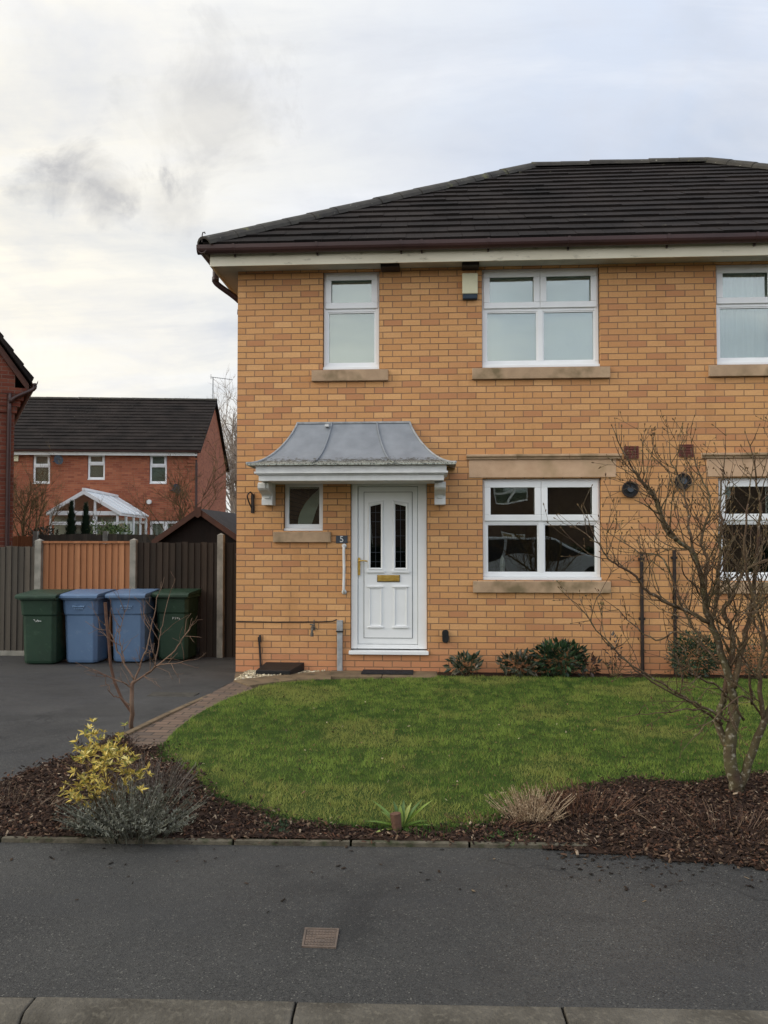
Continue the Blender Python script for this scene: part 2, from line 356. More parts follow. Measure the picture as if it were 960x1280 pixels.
# ------------------------------------------------------------------ builders shared by houses
def wall_holes(mb, x0, x1, z0, z1, holes, y=0., reveal=.1, sgn=1):
    xs = sorted({x0, x1, *[h[0] for h in holes], *[h[1] for h in holes]}); zs = sorted({z0, z1, *[h[2] for h in holes], *[h[3] for h in holes]})
    for i in range(len(xs)-1):
        for j in range(len(zs)-1):
            cx = (xs[i]+xs[i+1])/2; cz = (zs[j]+zs[j+1])/2
            if any(h[0] < cx < h[1] and h[2] < cz < h[3] for h in holes): continue
            mb.quad((xs[i], y, zs[j]), (xs[i+1], y, zs[j]), (xs[i+1], y, zs[j+1]), (xs[i], y, zs[j+1]))
    for a, b, c, d in holes:
        q = y+reveal*sgn
        mb.quad((a, y, c), (a, q, c), (a, q, d), (a, y, d)); mb.quad((b, y, c), (b, y, d), (b, q, d), (b, q, c))
        mb.quad((a, y, c), (b, y, c), (b, q, c), (a, q, c)); mb.quad((a, y, d), (a, q, d), (b, q, d), (b, y, d))
def tiles(mb, o, along, up, nrm, xl, xr, smax, gauge=.33, tw=.33, lift=.035):
    o, along, up, nrm = Vector(o), Vector(along).normalized(), Vector(up).normalized(), Vector(nrm).normalized()
    k = 0; s = 0.
    while s < smax-.02:
        s1 = min(s+gauge, smax); a0 = min(xl(s), xl(s1)); b0 = max(xr(s), xr(s1))
        x = math.floor(a0/tw)*tw+(k % 2)*tw/2-tw
        while x < b0:
            ax, bx = max(x+.002, a0), min(x+tw-.002, b0)
            if bx-ax > .03:
                k1_ = 1.
                if ax > xr(s1): k1_ = min(k1_, (xr(s)-ax)/(xr(s)-xr(s1)))
                if bx < xl(s1): k1_ = min(k1_, (bx-xl(s))/(xl(s1)-xl(s)))
                if k1_ < .25: x += tw; continue
                s1_, s1 = s1, s+(s1-s)*k1_
                j = random.uniform(-.004, .004); l = lift+random.uniform(-.004, .005); sj = s-.02+j
                p = [o+along*ax+up*sj, o+along*bx+up*sj, o+along*min(bx, max(xr(s1), ax))+up*(s1+.01), o+along*max(ax, min(xl(s1), bx))+up*(s1+.01)]
                t = [p[0]+nrm*l, p[1]+nrm*(l+random.uniform(-.003, .003)), p[2]+nrm*.006, p[3]+nrm*.006]
                mb.add(p[:2]+t, [(0, 1, 3, 2), (2, 3, 4, 5), (0, 2, 5), (1, 4, 3)])
                s1 = s1_
            x += tw
        s = s1; k += 1
def capline(mb, a, b, rad=.12, seg=.42):       # half round ridge / hip tiles
    a, b = Vector(a), Vector(b); L = (b-a).length; t = (b-a)/L; side = t.cross(Vector((0, 0, 1))).normalized(); upv = side.cross(t)
    n = max(1, int(L/seg))
    for i in range(n):
        p, q = a+t*(L*i/n), a+t*(L*(i+1)/n-.002); r0 = rad*random.uniform(.97, 1.04); r1 = r0*.95; vs = []
        jj = upv*random.uniform(-.003, .003)
        for e, rr in ((p, r0), (q, r1)):
            for k in range(9):
                w = math.pi*(k/8); vs.append(e+jj+side*math.cos(w)*rr+upv*(math.sin(w)*rr*.8-.03))
            for k in range(8, -1, -1):
                w = math.pi*(k/8); vs.append(e+jj+side*math.cos(w)*rr*.85+upv*(math.sin(w)*rr*.62-.03))
        mb.add(vs, [(k, (k+1) % 18, 18+(k+1) % 18, 18+k) for k in range(18)]+[tuple(range(17, -1, -1)), tuple(range(18, 36))])
def frame_bars(mb, x0, x1, z0, z1, w, y0, y1):
    mb.box(x0, x1, y0, y1, z0, z0+w); mb.box(x0, x1, y0, y1, z1-w, z1)
    mb.box(x0, x0+w, y0, y1, z0+w, z1-w); mb.box(x1-w, x1, y0, y1, z0+w, z1-w)
def window(parent, x0, x1, z0, z1, style, y=0., ztr=None, local=False, behind=None, sill=None, label=None, sillmat='sill', slabel=None):
    """frame front at y (recess); style 2x2, 1x2, 1"""
    fr = MB(); w = .048; d = .07
    frame_bars(fr, x0, x1, z0, z1, w, y, y+d)
    cx = (x0+x1)/2; cells = []
    if style == '2x2':
        fr.box(cx-.032, cx+.032, y+.002, y+d, z0+w, z1-w)
        for a, b in ((x0+w, cx-.032), (cx+.032, x1-w)): fr.box(a, b, y+.004, y+d, ztr-.028, ztr+.028)
        cells = [(x0+w, cx-.032, ztr+.028, z1-w, 1), (cx+.032, x1-w, ztr+.028, z1-w, 1), (x0+w, cx-.032, z0+w, ztr-.028, 0), (cx+.032, x1-w, z0+w, ztr-.028, 0)]
    elif style == '1x2':
        fr.box(x0+w, x1-w, y+.004, y+d, ztr-.028, ztr+.028)
        cells = [(x0+w, x1-w, ztr+.028, z1-w, 1), (x0+w, x1-w, z0+w, ztr-.028, 0)]
    else: cells = [(x0+w, x1-w, z0+w, z1-w, 2)]
    fr.box(x0-.004, x1+.004, y-.05, y+.02, z0-.035, z0-.002)                     # plastic cill nosing
    win = fr.build('window', MT['upvc'], parent, local, bevel=.004, label=label)
    for a, b, c, e, op in cells:
        if op == 1:
            sm = MB(); frame_bars(sm, a-.03, b+.03, c-.02, e+.02, .075, y-.018, y-.001); sm.build('sash', MT['upvc'], win, local, bevel=.005)
            q = .02
        elif op == 0:
            sm = MB(); frame_bars(sm, a, b, c, e, .014, y+.012, y+.05); sm.build('glazing_bead', MT['upvc'], win, local); q = .012
        else: q = 0
        g = MB(); g.box(a+.001, b-.001, y+.03, y+.036, c+.001, e-.001); g.build('pane', MT['glass'], win, local)
    if behind == 'blind':
        g = MB(); g.box(x0+.02, x1-.02, y+.1, y+.103, z0+.01, z1-.01); g.build('blind', MT['blind'], win, local)
    elif behind == 'curtain':
        g = MB(); n = 60
        for i in range(n):
            xa, xb = x0+.02+(x1-x0-.04)*i/n, x0+.02+(x1-x0-.04)*(i+1)/n; f = lambda x: y+.12+.018*math.sin(x*52)+.01*math.sin(x*21+1)
            g.quad((xa, f(xa), z0+.01), (xb, f(xb), z0+.01), (xb, f(xb), z1-.01), (xa, f(xa), z1-.01))
        g.build('curtain', MT['curtain'], win, local, smooth=True, fixn=False)
    elif behind == 'room':
        pass
    if sill:
        s = MB(); s.prism([(sill[0], -sill[4], sill[2]), (sill[0], -sill[4], sill[3]-.012), (sill[0], y+.01, sill[3]), (sill[0], y+.01, sill[2])], (sill[1]-sill[0], 0, 0))
        s.build('sill', MT[sillmat], win, local, bevel=.006)
    return win

# ------------------------------------------------------------------ the main pair of houses
XL = P(296, 600).x; XR = 8.45
RIDGE_Y = 3.98; DEPTH = 8.0
house = thing('brick_house', 'buff brick semi-detached house with hipped dark tile roof and white front door', 'house', (XL, 0, 0))
zb = P(267, 333, -.3).z; zsof = zb+.03                      # fascia bottom, soffit level
FY = -.30; FX = XL-.27
def rect(x0, y0, x1, y1): a = P(x0, (y1)); b = P(x1, y0); m = P((x0+x1)/2, y0); n = P((x0+x1)/2, y1); return (P(x0, (y0+y1)/2).x, P(x1, (y0+y1)/2).x, n.z, m.z)
RY = .07
w1 = rect(404, 339, 473.5, 457); w2 = rect(603, 336, 749.5, 456); w3 = rect(896, 330, 1046, 451)
w4 = rect(604, 598, 751.5, 722); w5 = rect(899, 597, 1046, 722); w6 = rect(355, 603, 403, 660)
for w in (w1, w2, w3): pass
ztop = zsof-.005
w1, w2, w3 = [(w[0], w[1], w[2], ztop-.01) for w in (w1, w2, w3)]
# one building line: align heads and feet
zf = (w1[2]+w2[2]+w3[2])/3; w1, w2, w3 = [(w[0], w[1], zf, w[3]) for w in (w1, w2, w3)]
zl = (w4[2]+w5[2])/2; zh = (w4[3]+w5[3])/2; w4, w5 = [(w[0], w[1], zl, zh) for w in (w4, w5)]
dr = rect(438.5, 602, 533.5, 818)
mb = MB(); holes = [w1, w2, w3, w4, w5, w6, dr]
holes = [(h[0]-.006, h[1]+.006, h[2]-.038 if h is not dr else h[2], h[3]+.005 if h[3] < ztop-.02 else h[3]) for h in holes]
wall_holes(mb, XL, XR, -.4, zsof+.15, holes, 0, RY)
mb.quad((XL, 0, -.4), (XL, 0, zsof+.15), (XL, DEPTH, zsof+.15), (XL, DEPTH, -.4))
mb.quad((XR, 0, -.4), (XR, DEPTH, -.4), (XR, DEPTH, zsof+.15), (XR, 0, zsof+.15))
mb.quad((XL, DEPTH, -.4), (XL, DEPTH, zsof+.15), (XR, DEPTH, zsof+.15), (XR, DEPTH, -.4))
mb.build('wall', MT['brick'], house, fixn=False)
# inner leaf, rooms
mb = MB(); ih = [(h[0]+.01, h[1]-.01, h[2]+.03, h[3]-.01) for h in holes]
wall_holes(mb, XL+.28, XR-.28, .05, zsof+.1, ih, RY+.075, .16)
mid = P(822, 600).x
for z in (.05, 2.5, 2.75, zsof+.1): mb.quad((XL+.28, RY+.075, z), (XR-.28, RY+.075, z), (XR-.28, 4.0, z), (XL+.28, 4.0, z))
mb.quad((XL+.28, 4, .05), (XR-.28, 4, .05), (XR-.28, 4, zsof), (XL+.28, 4, zsof))
for x in (mid, P(575, 600).x): mb.quad((x, RY+.08, .05), (x, 4, .05), (x, 4, zsof), (x, RY+.08, zsof))
mb.build('inner_wall', MT['inside'], house, fixn=False)
def trz(py, px=676): return P(px, py, RY).z
silz = lambda x0, y0, x1, y1: rect(x0, y0, x1, y1)
def sl(w, x0, x1, h=.145, over=.045):
    a = P(x0, 465).x if w in (w1, w2, w3) else P(x0, 733).x; b = P(x1, 465).x if w in (w1, w2, w3) else P(x1, 733).x
    return (a, b, w[2]-.038-h, w[2]-.038, over)
window(house, *w1, '1x2', RY, trz(387, 438), behind='blind', sill=sl(w1, 390, 485.5), label='narrow upstairs window above the door canopy')
window(house, *w2, '2x2', RY, trz(386), behind='blind', sill=sl(w2, 590, 762), label='wide upstairs window right of the alarm box')
window(house, *w3, '2x2', RY, trz(380, 960), behind='curtain', sill=sl(w3, 885, 1058), label='upstairs window with net curtain at the right edge')
window(house, *w4, '2x2', RY, trz(652), sill=sl(w4, 591, 763), label='wide ground floor window under the stone lintel')
window(house, *w5, '2x2', RY, trz(651, 940), sill=sl(w5, 892, 1060), label='ground floor window behind the bare tree')
s6 = P(342, 670).x, P(414, 670).x
window(house, *w6, '1', RY, sill=(s6[0], s6[1], w6[2]-.038-.135, w6[2]-.038, .045), label='small window under the door canopy')
m = MB(); a, b, c, e = w6; wv_ = lambda x, z: RY+.13+.012*math.sin(x*60+z*9)
for i in range(16):
    t0_, t1_ = i/16, (i+1)/16; xs0, xs1 = b-.05-(b-a-.08)*.72*(1-(1-t0_)**2), b-.05-(b-a-.08)*.72*(1-(1-t1_)**2)
    za_, zb_ = e-.05-(e-c-.1)*t0_, e-.05-(e-c-.1)*t1_
    xr0, xr1 = b-.05-.16*max(0, t0_-.3), b-.05-.16*max(0, t1_-.3)
    m.quad((xs0, wv_(xs0, za_), za_), (xr0, wv_(xr0, za_), za_), (xr1, wv_(xr1, zb_), zb_), (xs1, wv_(xs1, zb_), zb_))
m.build('drape', MT['blind'], house, smooth=True, fixn=False)
m = MB(); q = P(628, 722, .3); m.tube([(q.x, .3, w4[2]-.05), (q.x, .3, w4[2]+.16), (q.x, .3, w4[2]+.22), (q.x, .3, w4[2]+.25)], [.03, .032, .022, .006], 10); tag(m.build('ornament', MT['plainwhite'], smooth=True), 'small white ornament on the inner sill of the wide ground floor window', 'ornament')
# stone lintels with moulded cap
for k, (a, b, c, d) in enumerate(((583, 777, 586, 770), (876, 1072, 883, 1066))):
    z1 = w4[3]+.012; lt = MB(); xa, xb = P(c, 585).x, P(d, 585).x; lt.box(xa, xb, -.012, .05, z1, z1+.215)
    o = lt.build('lintel', MT['stone'], house, bevel=.006)
    cp = MB(); xa, xb = P(a, 570).x, P(b, 570).x
    n = 3
    for i in range(n):
        u0, u1 = xa+(xb-xa)*i/n, xa+(xb-xa)*(i+1)/n-.004
        cp.prism([(u0, .03, z1+.217), (u0, -.03, z1+.217), (u0, -.034, z1+.24), (u0, -.055, z1+.25), (u0, -.055, z1+.272), (u0, .03, z1+.29)], (u1-u0, 0, 0))
    cp.build('cap_moulding', MT['sill'], o, bevel=.004)
# soffit, fascia
mb = MB(); mb.box(FX+.02, XR+.3, FY+.02, .0-.003, zsof, zsof+.012); mb.box(FX+.02, XL-.003, -.0, DEPTH, zsof, zsof+.012)
mb.build('soffit', MT['soffit'], house)
mb = MB(); fh = .25; mb.box(FX, XR+.3, FY, FY+.018, zb, zb+fh); mb.box(FX, FX+.018, FY+.02, DEPTH+.3, zb, zb+fh)
mb.box(XR+.282, XR+.3, FY+.02, DEPTH+.3, zb, zb+fh)
mb.build('fascia', MT['fascia'], house, bevel=.003)
# gutter: half round trough along front and left side
zg = P(265, 308, -.36).z
def trough(mb, a, b, out, r=.062, drop=.098):
    a, b, out = Vector(a), Vector(b), Vector(out); vs = []
    prof = []
    for k in range(11):
        w = math.pi*k/10; prof.append((r-r*math.cos(w), -drop*math.sin(w)**.7))
    prof += [(p[0]*.92+.005, p[1]*.9) for p in prof[::-1]]
    for e in (a, b):
        for u, v in prof: vs.append(e+out*u+Vector((0, 0, v)))
    n = len(prof); mb.add(vs, [(i, (i+1) % n, n+(i+1) % n, n+i) for i in range(n)]+[tuple(range(n-1, -1, -1)), tuple(range(n, 2*n))])
mb = MB(); trough(mb, (FX-.13, FY-.003, zg), (XR+.3, FY-.003, zg), (0, -1, 0)); trough(mb, (FX-.003, FY-.12, zg-.0015), (FX-.003, DEPTH, zg-.0015), (-1, 0, 0))
mb.build('gutter', MT['gutter'], house, smooth=False)
for px in (291, 395, 501, 527, 611, 712, 837, 948):
    q = P(px, 315, -.43).x; m2 = MB()
    trough(m2, (q-.014, FY-.001, zg+.006), (q+.014, FY-.001, zg+.006), (0, -1, 0), .066, .108)
    m2.box(q-.009, q+.009, FY-.03, FY-.001, zg-.118, zg-.03); m2.build('gutter_bracket', MT['gutter'], house)
# swan neck and downpipe on the left side
mb = MB(); pts = [(FX-.065, .2, zg-.08), (FX-.065, .2, zg-.2), (FX-.05, .21, zg-.27), (XL-.11, .3, zg-.42), (XL-.05, .33, zg-.5), (XL-.04, .34, zg-.7), (XL-.04, .34, -.1)]
mb.tube(smooth_pts(pts, 4), .036, 10)
for z in (zg-.22, zg-.6, 3., 1.4): mb.tube([(XL-.045 if z < zg-.5 else FX-.065, .34 if z < zg-.5 else .2, z-.03), (XL-.045 if z < zg-.5 else FX-.065, .34 if z < zg-.5 else .2, z+.03)], .044, 10)
mb.build('downpipe', MT['gutter'], house, smooth=True)
# hipped roof
ez = zg+.02; RXL = P(664, 207, RIDGE_Y).x; RXR = P(884, 205, RIDGE_Y).x; RZ = P(770, 207, RIDGE_Y).z
EX0, EX1, EY = FX-.06, XR+.38, FY-.07
slope = math.hypot(RIDGE_Y-EY, RZ-ez); upv = Vector((0, RIDGE_Y-EY, RZ-ez)); nv = Vector((1, 0, 0)).cross(upv)
mb = MB()
mb.add([(EX0, EY, ez), (EX1, EY, ez), (RXR, RIDGE_Y, RZ), (RXL, RIDGE_Y, RZ), (EX0, 2*RIDGE_Y-EY, ez), (EX1, 2*RIDGE_Y-EY, ez)],
       [(0, 1, 2, 3), (0, 3, 4), (1, 5, 2), (4, 3, 2, 5)])
tiles(mb, (0, EY, ez), (1, 0, 0), upv, nv, lambda s: EX0+(RXL-EX0)*s/slope, lambda s: EX1+(RXR-EX1)*s/slope, slope, .33)
sl2 = math.hypot(RXL-EX0, RZ-ez); up2 = Vector((RXL-EX0, 0, RZ-ez))
tiles(mb, (EX0, 0, ez), (0, -1, 0), up2, Vector((0, -1, 0)).cross(up2), lambda s: -(2*RIDGE_Y-EY)+(RIDGE_Y-EY)*s/sl2, lambda s: -EY-(RIDGE_Y-EY)*s/sl2, sl2, .33)
sl3 = math.hypot(RXR-EX1, RZ-ez); up3 = Vector((RXR-EX1, 0, RZ-ez))
tiles(mb, (EX1, 0, ez), (0, 1, 0), up3, Vector((0, 1, 0)).cross(up3), lambda s: EY+(RIDGE_Y-EY)*s/sl3, lambda s: (2*RIDGE_Y-EY)-(RIDGE_Y-EY)*s/sl3, sl3, .33)
roof = mb.build('roof', MT['tile'], house, fixn=False)
u = Vector((0, 0, .0))
for nm, a, b in (('ridge_capping', Vector((RXL, RIDGE_Y, RZ)), Vector((RXR, RIDGE_Y, RZ))), ('hip_capping', Vector((EX0, EY, ez)), Vector((RXL, RIDGE_Y, RZ))), ('hip_capping', Vector((EX1, EY, ez)), Vector((RXR, RIDGE_Y, RZ)))):
    m2 = MB(); capline(m2, a+u, b+u, .15); m2.build(nm, MT['ridge'], roof)
m2 = MB(); hx = Vector((EX0-.01, EY-.02, ez+.02)); m2.tube([hx, hx+Vector((0, 0, .09)), hx+Vector((.01, -.01, .115)), hx+Vector((.035, -.02, .115)), hx+Vector((.04, -.02, .095))], .007, 5)
m2.build('hip_iron', MT['dark'], roof)

# door
yd = RY; X = lambda px: P(px, 710, yd).x; Z = lambda py: P(486, py, yd).z
m = MB(); zt = dr[3]; z0 = dr[2]
dm = MB(); dm.box(X(447.8), X(522.0), yd-.004, yd+.05, Z(805), Z(608.5)); door = dm.build('door', MT['upvc'], house, bevel=.004)
m.box(dr[0], X(447.3), yd-.025, yd+.06, z0+.06, zt); m.box(X(522.5), dr[1], yd-.025, yd+.06, z0+.06, zt)
m.box(X(447.3), X(522.5), yd-.025, yd+.06, Z(608), zt); m.box(X(447.3), X(522.5), yd-.025, yd+.06, z0+.06, Z(805.5))
m.build('door_frame', MT['upvc'], door, bevel=.005)
m = MB(); m.box(dr[0]-.02, dr[1]+.02, yd-.11, yd+.03, z0, z0+.045); m.build('threshold', MT['upvc'], door, bevel=.005)
m = MB(); m.box(X(455.2)+.002, X(515.3)-.002, yd-.0135, yd-.0055, Z(797.2), Z(615.3)); 
m.build('door_panel', MT['upvc'], door, bevel=.003)
gm = MB()
for a, b in ((X(455.2)-.0045, X(515.3)+.0045),):
    frame_bars(gm, a, b, Z(797.2)-.0045, Z(615.3)+.0045, .005, yd-.0065, yd-.004)
gm.build('gasket', MT['black'], door)
for a, b, hl, hr in ((463.2, 476.3, 633, 630), (494.2, 507.3, 630, 633)):
    x0, x1 = X(a), X(b); za, zc, zz = Z(hl), Z(hr), Z(709.7); y = yd-.02
    g = MB(); g.add([(x0, y, zz), (x1, y, zz), (x1, y, zc), (x0, y, za)], [(0, 1, 2, 3)]); g.build('glass_pane', MT['darkglass'], door, fixn=False)
    bk = MB(); bk.add([(x0, y+.004, zz), (x1, y+.004, zz), (x1, y+.004, zc), (x0, y+.004, za)], [(0, 1, 2, 3)]); bk.build('glass_backing', MT['black'], door)
    mo = MB(); w = .035
    outer = [(x0-w, zz-w), (x1+w, zz-w), (x1+w, zc+w*1.3), (x0-w, za+w*1.3)]; inner = [(x0, zz), (x1, zz), (x1, zc), (x0, za)]
    for i in range(4):
        j = (i+1) % 4; (ax, az), (bx, bz), (cx, cz), (ex, e2) = outer[i], outer[j], inner[j], inner[i]
        mo.add([(ax, yd-.014, az), (bx, yd-.014, bz), (cx, yd-.021, cz), (ex, yd-.021, e2), ((ax+ex)/2, yd-.034, (az+e2)/2), ((bx+cx)/2, yd-.034, (bz+cz)/2)], [(0, 1, 5, 4), (4, 5, 2, 3)])
    mo.box(x0-w-.012, x1+w+.012, yd-.036, yd-.014, zz-w-.022, zz-w+.004)
    mo.build('moulding', MT['upvc'], door)
    ld = MB()
    for t in (.1, .25, .5, .75, .9): q = zz+(za-zz)*t; ld.box(x0, x1, yd-.0225, yd-.0205, q-.002, q+.002)
    ld.box((x0+x1)/2-.002, (x0+x1)/2+.002, yd-.0235, yd-.0226, zz, min(za, zc)); ld.build('leading', MT['slate'], door)
for a, b in ((461.5, 477.5), (492.5, 509)):
    mo = MB(); x0, x1, za, zz = X(a), X(b), Z(734), Z(783)
    frame_bars(mo, x0, x1, zz, za, .016, yd-.026, yd-.013); mo.box(x0-.02, x1+.02, yd-.034, yd-.013, za+.0, za+.016); mo.box(x0-.02, x1+.02, yd-.034, yd-.013, zz-.016, zz)
    mo.build('raised_panel', MT['upvc'], door, bevel=.006)
m = MB(); m.box(X(472), X(499.5), yd-.03, yd-.0125, Z(726.8), Z(719)); m.build('letterbox', MT['brass'], door, bevel=.006)
m = MB(); frame_bars(m, X(471.6), X(499.9), Z(727.2), Z(718.6), .007, yd-.024, yd-.012); m.build('letterbox_surround', MT['black'], door)
m = MB(); m.box(X(447.9), X(450.6), yd-.04, yd-.026, Z(719), Z(697)); hz = Z(701)
m.tube(smooth_pts([(X(449.2), yd-.04, hz), (X(449.2), yd-.08, hz), (X(451), yd-.088, hz), (X(455), yd-.085, hz+.003), (X(460), yd-.08, hz-.004)], 3), .009, 8)
m.tube([(X(449.2), yd-.039, Z(712)), (X(449.2), yd-.046, Z(712))], .010, 10); m.build('handle', MT['brass'], door, bevel=.003)

# canopy over the door and small window
CY = -.62
cl, cr = P(317, 590, CY).x, P(561, 590, CY).x; ct = P(440, 586, CY).z; cb = P(440, 600.5, CY).z
tl, tr = P(372, 530).x, P(512, 530).x; ttop = P(440, 528.5).z
lz = P(440, 578.5, CY-.06).z; LEADZ = lz
ll, lr = P(308, 579, CY-.06).x, P(570, 577, CY-.06).x
MT['lead'] = m_lead()
m = MB(); N = 14; secs = []
for i in range(N+1):
    t = i/N
    k = t**2.1                                    # concave: flat at the eave, steep at the wall
    z = lz+(ttop-lz)*(1-math.sqrt(max(0, 1-t**1.9)) if False else (t**1.75))
    q = 1-(1-t)**1.15
    xa = ll+(tl-ll)*q; xb = lr+(tr-lr)*q; y = (CY-.06)*(1-q*.995)
    secs.append([(xa, -.002, z), (xa, y, z), (xb, y, z), (xb, -.002, z)])
vs = [v for s in secs for v in s]; fs = []
for i in range(N):
    for k in range(3): fs.append((i*4+k, i*4+k+1, (i+1)*4+k+1, (i+1)*4+k))
m.add(vs, fs+[(N*4, N*4+1, N*4+2, N*4+3)])
m.add([(v[0], v[1], v[2]-.022) for v in secs[0]]+secs[0], [(0, 1, 5, 4), (1, 2, 6, 5), (2, 3, 7, 6)])
canopy = m.build('door_canopy', MT['lead'], house, fixn=True)
for fx in (.31, .71):                              # rolled seams
    m = MB(); pts = []
    for i, s in enumerate(secs):
        t = i/N; a, b = s[1], s[2]; w = fx+(.5-fx)*.0; pts.append((a[0]+(b[0]-a[0])*w, a[1]-.008, a[2]+.008))
    m.tube(pts, .010, 6); m.build('seam', MT['lead'], canopy)
m = MB(); c = secs[-1]; m.tube([Vector(s[1])+Vector((0, -.004, .004)) for s in secs], .012, 6); m.tube([Vector(s[2])+Vector((0, -.004, .004)) for s in secs], .012, 6)
m.box(c[1][0]-.01, c[2][0]+.01, -.02, -.001, ttop-.01, ttop+.012); m.build('edge_trim', MT['steel'], canopy)
m = MB()                                           # stepped cornice
steps = [(0, cb, cb+.065), (.022, cb+.066, cb+.075), (.012, cb+.076, ct-.052), (.045, ct-.051, ct-.028), (.03, ct-.027, lz-.024)]
for off, a, b in steps: m.box(cl+.055-off, cr-.055+off, CY-off+.02, -.004, a, b)
m.build('cornice', MT['plainwhite'], canopy, bevel=.005)
def bracket(xa, xb, lb=None):
    zt2 = cb-.002; h = P(440, 628, -.3).z; H = zt2-P(545, 630, -.35).z
    prof = [(0, 0), (-.40, 0), (-.43, -.02), (-.43, -.07), (-.40, -.095), (-.37, -.085)]
    for i in range(8):
        t = i/7; prof.append((-.36+.17*math.sin(t*math.pi/2), -.1-(H-.2)*t**.9))
    prof += [(-.19, -H+.075), (-.2, -H+.07), (-.2, -H), (0, -H)]
    m = MB(); m.prism([(xa, a-.002, zt2+b) for a, b in prof], (xb-xa, 0, 0)); w = (xb-xa)
    m.prism([(xa+w*.28, a*1.0-.02, zt2+b*.93-.004) for a, b in prof[1:-2]]+[(xa+w*.28, -.01, zt2-H*.9), (xa+w*.28, -.01, zt2-.01)], (w*.44, 0, 0))
    m.build('bracket', MT['plainwhite'], canopy, bevel=.006)
bl = P(327, 610, -.3).x; br = P(549, 610, -.3).x
bracket(bl-.02, bl+.11); bracket(br-.055, br+.075)
m = MB(); q = P(409, 531.5, -.05); m.box(q.x-.022, q.x+.022, -.1, -.03, q.z-.022, q.z+.006); m.build('lead_clip', MT['plainwhite'], canopy)

# wall fittings
def part(name, mat, f, parent=house, **k):
    m = MB(); f(m); return m.build(name, MT[mat], parent, **k)
a = rect(577.5, 343, 597, 369); al = part('alarm_box', 'cream', lambda m: m.box(a[0], a[1], -.065, -.001, a[2], a[3]), bevel=.012)
part('alarm_base', 'navy', lambda m: m.box(a[0]+.005, a[1]-.005, -.06, -.001, a[2]-.062, a[2]-.001), al, bevel=.01)
for x0, x1, y0, y1 in ((477, 500, 330, 337.5), (577, 598, 327, 333)):
    q = rect(x0, y0, x1, y1); part('soffit_vent', 'dark', lambda m: m.box(q[0], q[1], -.2, -.004, zsof-.045, zsof-.004), bevel=.004)
a = rect(420, 669.5, 434.5, 679); pq = part('number_plaque', 'slate', lambda m: m.box(a[0], a[1], -.014, -.002, a[2], a[3]), bevel=.003)
cu = bpy.data.curves.new('digit', 'FONT'); cu.body = '5'; cu.size = .105; cu.extrude = .0015; cu.align_x = 'CENTER'; cu.align_y = 'CENTER'
tmp = bpy.data.objects.new('digit', cu); me = bpy.data.meshes.new_from_object(tmp); me.materials.append(MT['plainwhite'])
dg = bpy.data.objects.new('house_number', me); COL.objects.link(dg); dg.parent = pq
me.transform(Matrix.Translation(((a[0]+a[1])/2-XL, -.017, (a[2]+a[3])/2)) @ Matrix.Rotation(R(90), 4, 'X')); bpy.data.objects.remove(tmp); bpy.data.curves.remove(cu)
gx = P(430.3, 710).x; g0, g1 = P(430, 742).z, P(430, 681).z
part('grab_rail', 'plainwhite', lambda m: (m.tube(smooth_pts([(gx, -.002, g1-.02), (gx, -.05, g1-.03), (gx, -.058, g1-.1), (gx+.004, -.058, (g0+g1)/2), (gx, -.058, g0+.1), (gx, -.05, g0+.03), (gx, -.002, g0+.02)], 4), .0165, 10), m.tube([(gx, -.012, g1-.015), (gx, -.002, g1-.015)], .03, 12), m.tube([(gx, -.012, g0+.02), (gx, -.002, g0+.02)], .03, 12)), smooth=True)
sx = P(425, 800).x; st = P(425, 775).z
sp_ = part('service_pipe', 'steel', lambda m: (m.box(sx-.036, sx+.036, -.05, -.002, st-.13, st), m.box(sx-.031, sx+.033, -.045, -.002, -.05, st-.135)), bevel=.006)
part('pipe_clip', 'black', lambda m: m.box(sx-.042, sx+.042, -.056, -.003, st-.14, st-.125), sp_)
cz = P(300, 776.5).z
part('cable', 'dark', lambda m: m.tube([(XL+.005, -.007, cz), (XL+.5, -.007, cz-.006), (XL+.95, -.007, cz), (XL+1.02, -.007, cz), (sx-.09, -.007, cz+.008), (sx-.037, -.007, cz+.03)], .0065, 5))
tp = P(391.5, 787)
part('garden_tap', 'chrome', lambda m: (m.tube([(tp.x, -.002, tp.z+.02), (tp.x, -.07, tp.z+.02), (tp.x, -.1, tp.z-.01), (tp.x, -.1, tp.z-.04)], .014, 8), m.tube([(tp.x, -.06, tp.z+.02), (tp.x, -.06, tp.z+.065)], .008, 6), m.tube([(tp.x-.03, -.06, tp.z+.068), (tp.x+.03, -.06, tp.z+.062)], .009, 6), m.tube([(tp.x, -.1, tp.z-.03), (tp.x, -.1, tp.z-.07)], .02, 8), m.tube([(tp.x, -.008, tp.z+.02), (tp.x, -.001, tp.z+.02)], .03, 10), m.tube([(tp.x+.01, -.006, tp.z+.02), (tp.x+.01, -.006, tp.z+.12)], .007, 6)))
kx = P(325, 815); kz = P(325, 797).z
part('ground_cable', 'dark', lambda m: (m.tube(smooth_pts([(kx.x, -.004, kz+.03), (kx.x-.005, -.02, kz-.04), (kx.x+.005, -.018, kz-.2), (kx.x+.02, -.03, -.02)], 4), .014, 6), m.box(kx.x-.02, kx.x+.016, -.035, -.002, kz-.05, kz+.01)))
a = rect(552.5, 787, 561, 803); part('wall_outlet', 'black', lambda m: m.prism([((a[0]+a[1])/2+.04*math.cos(t*math.pi/8), -.05, (a[2]+a[3])/2+(.04 if math.sin(t*math.pi/8) > 0 else -.04)+.038*math.sin(t*math.pi/8)) for t in range(16)], (0, .048, 0)), bevel=.004)
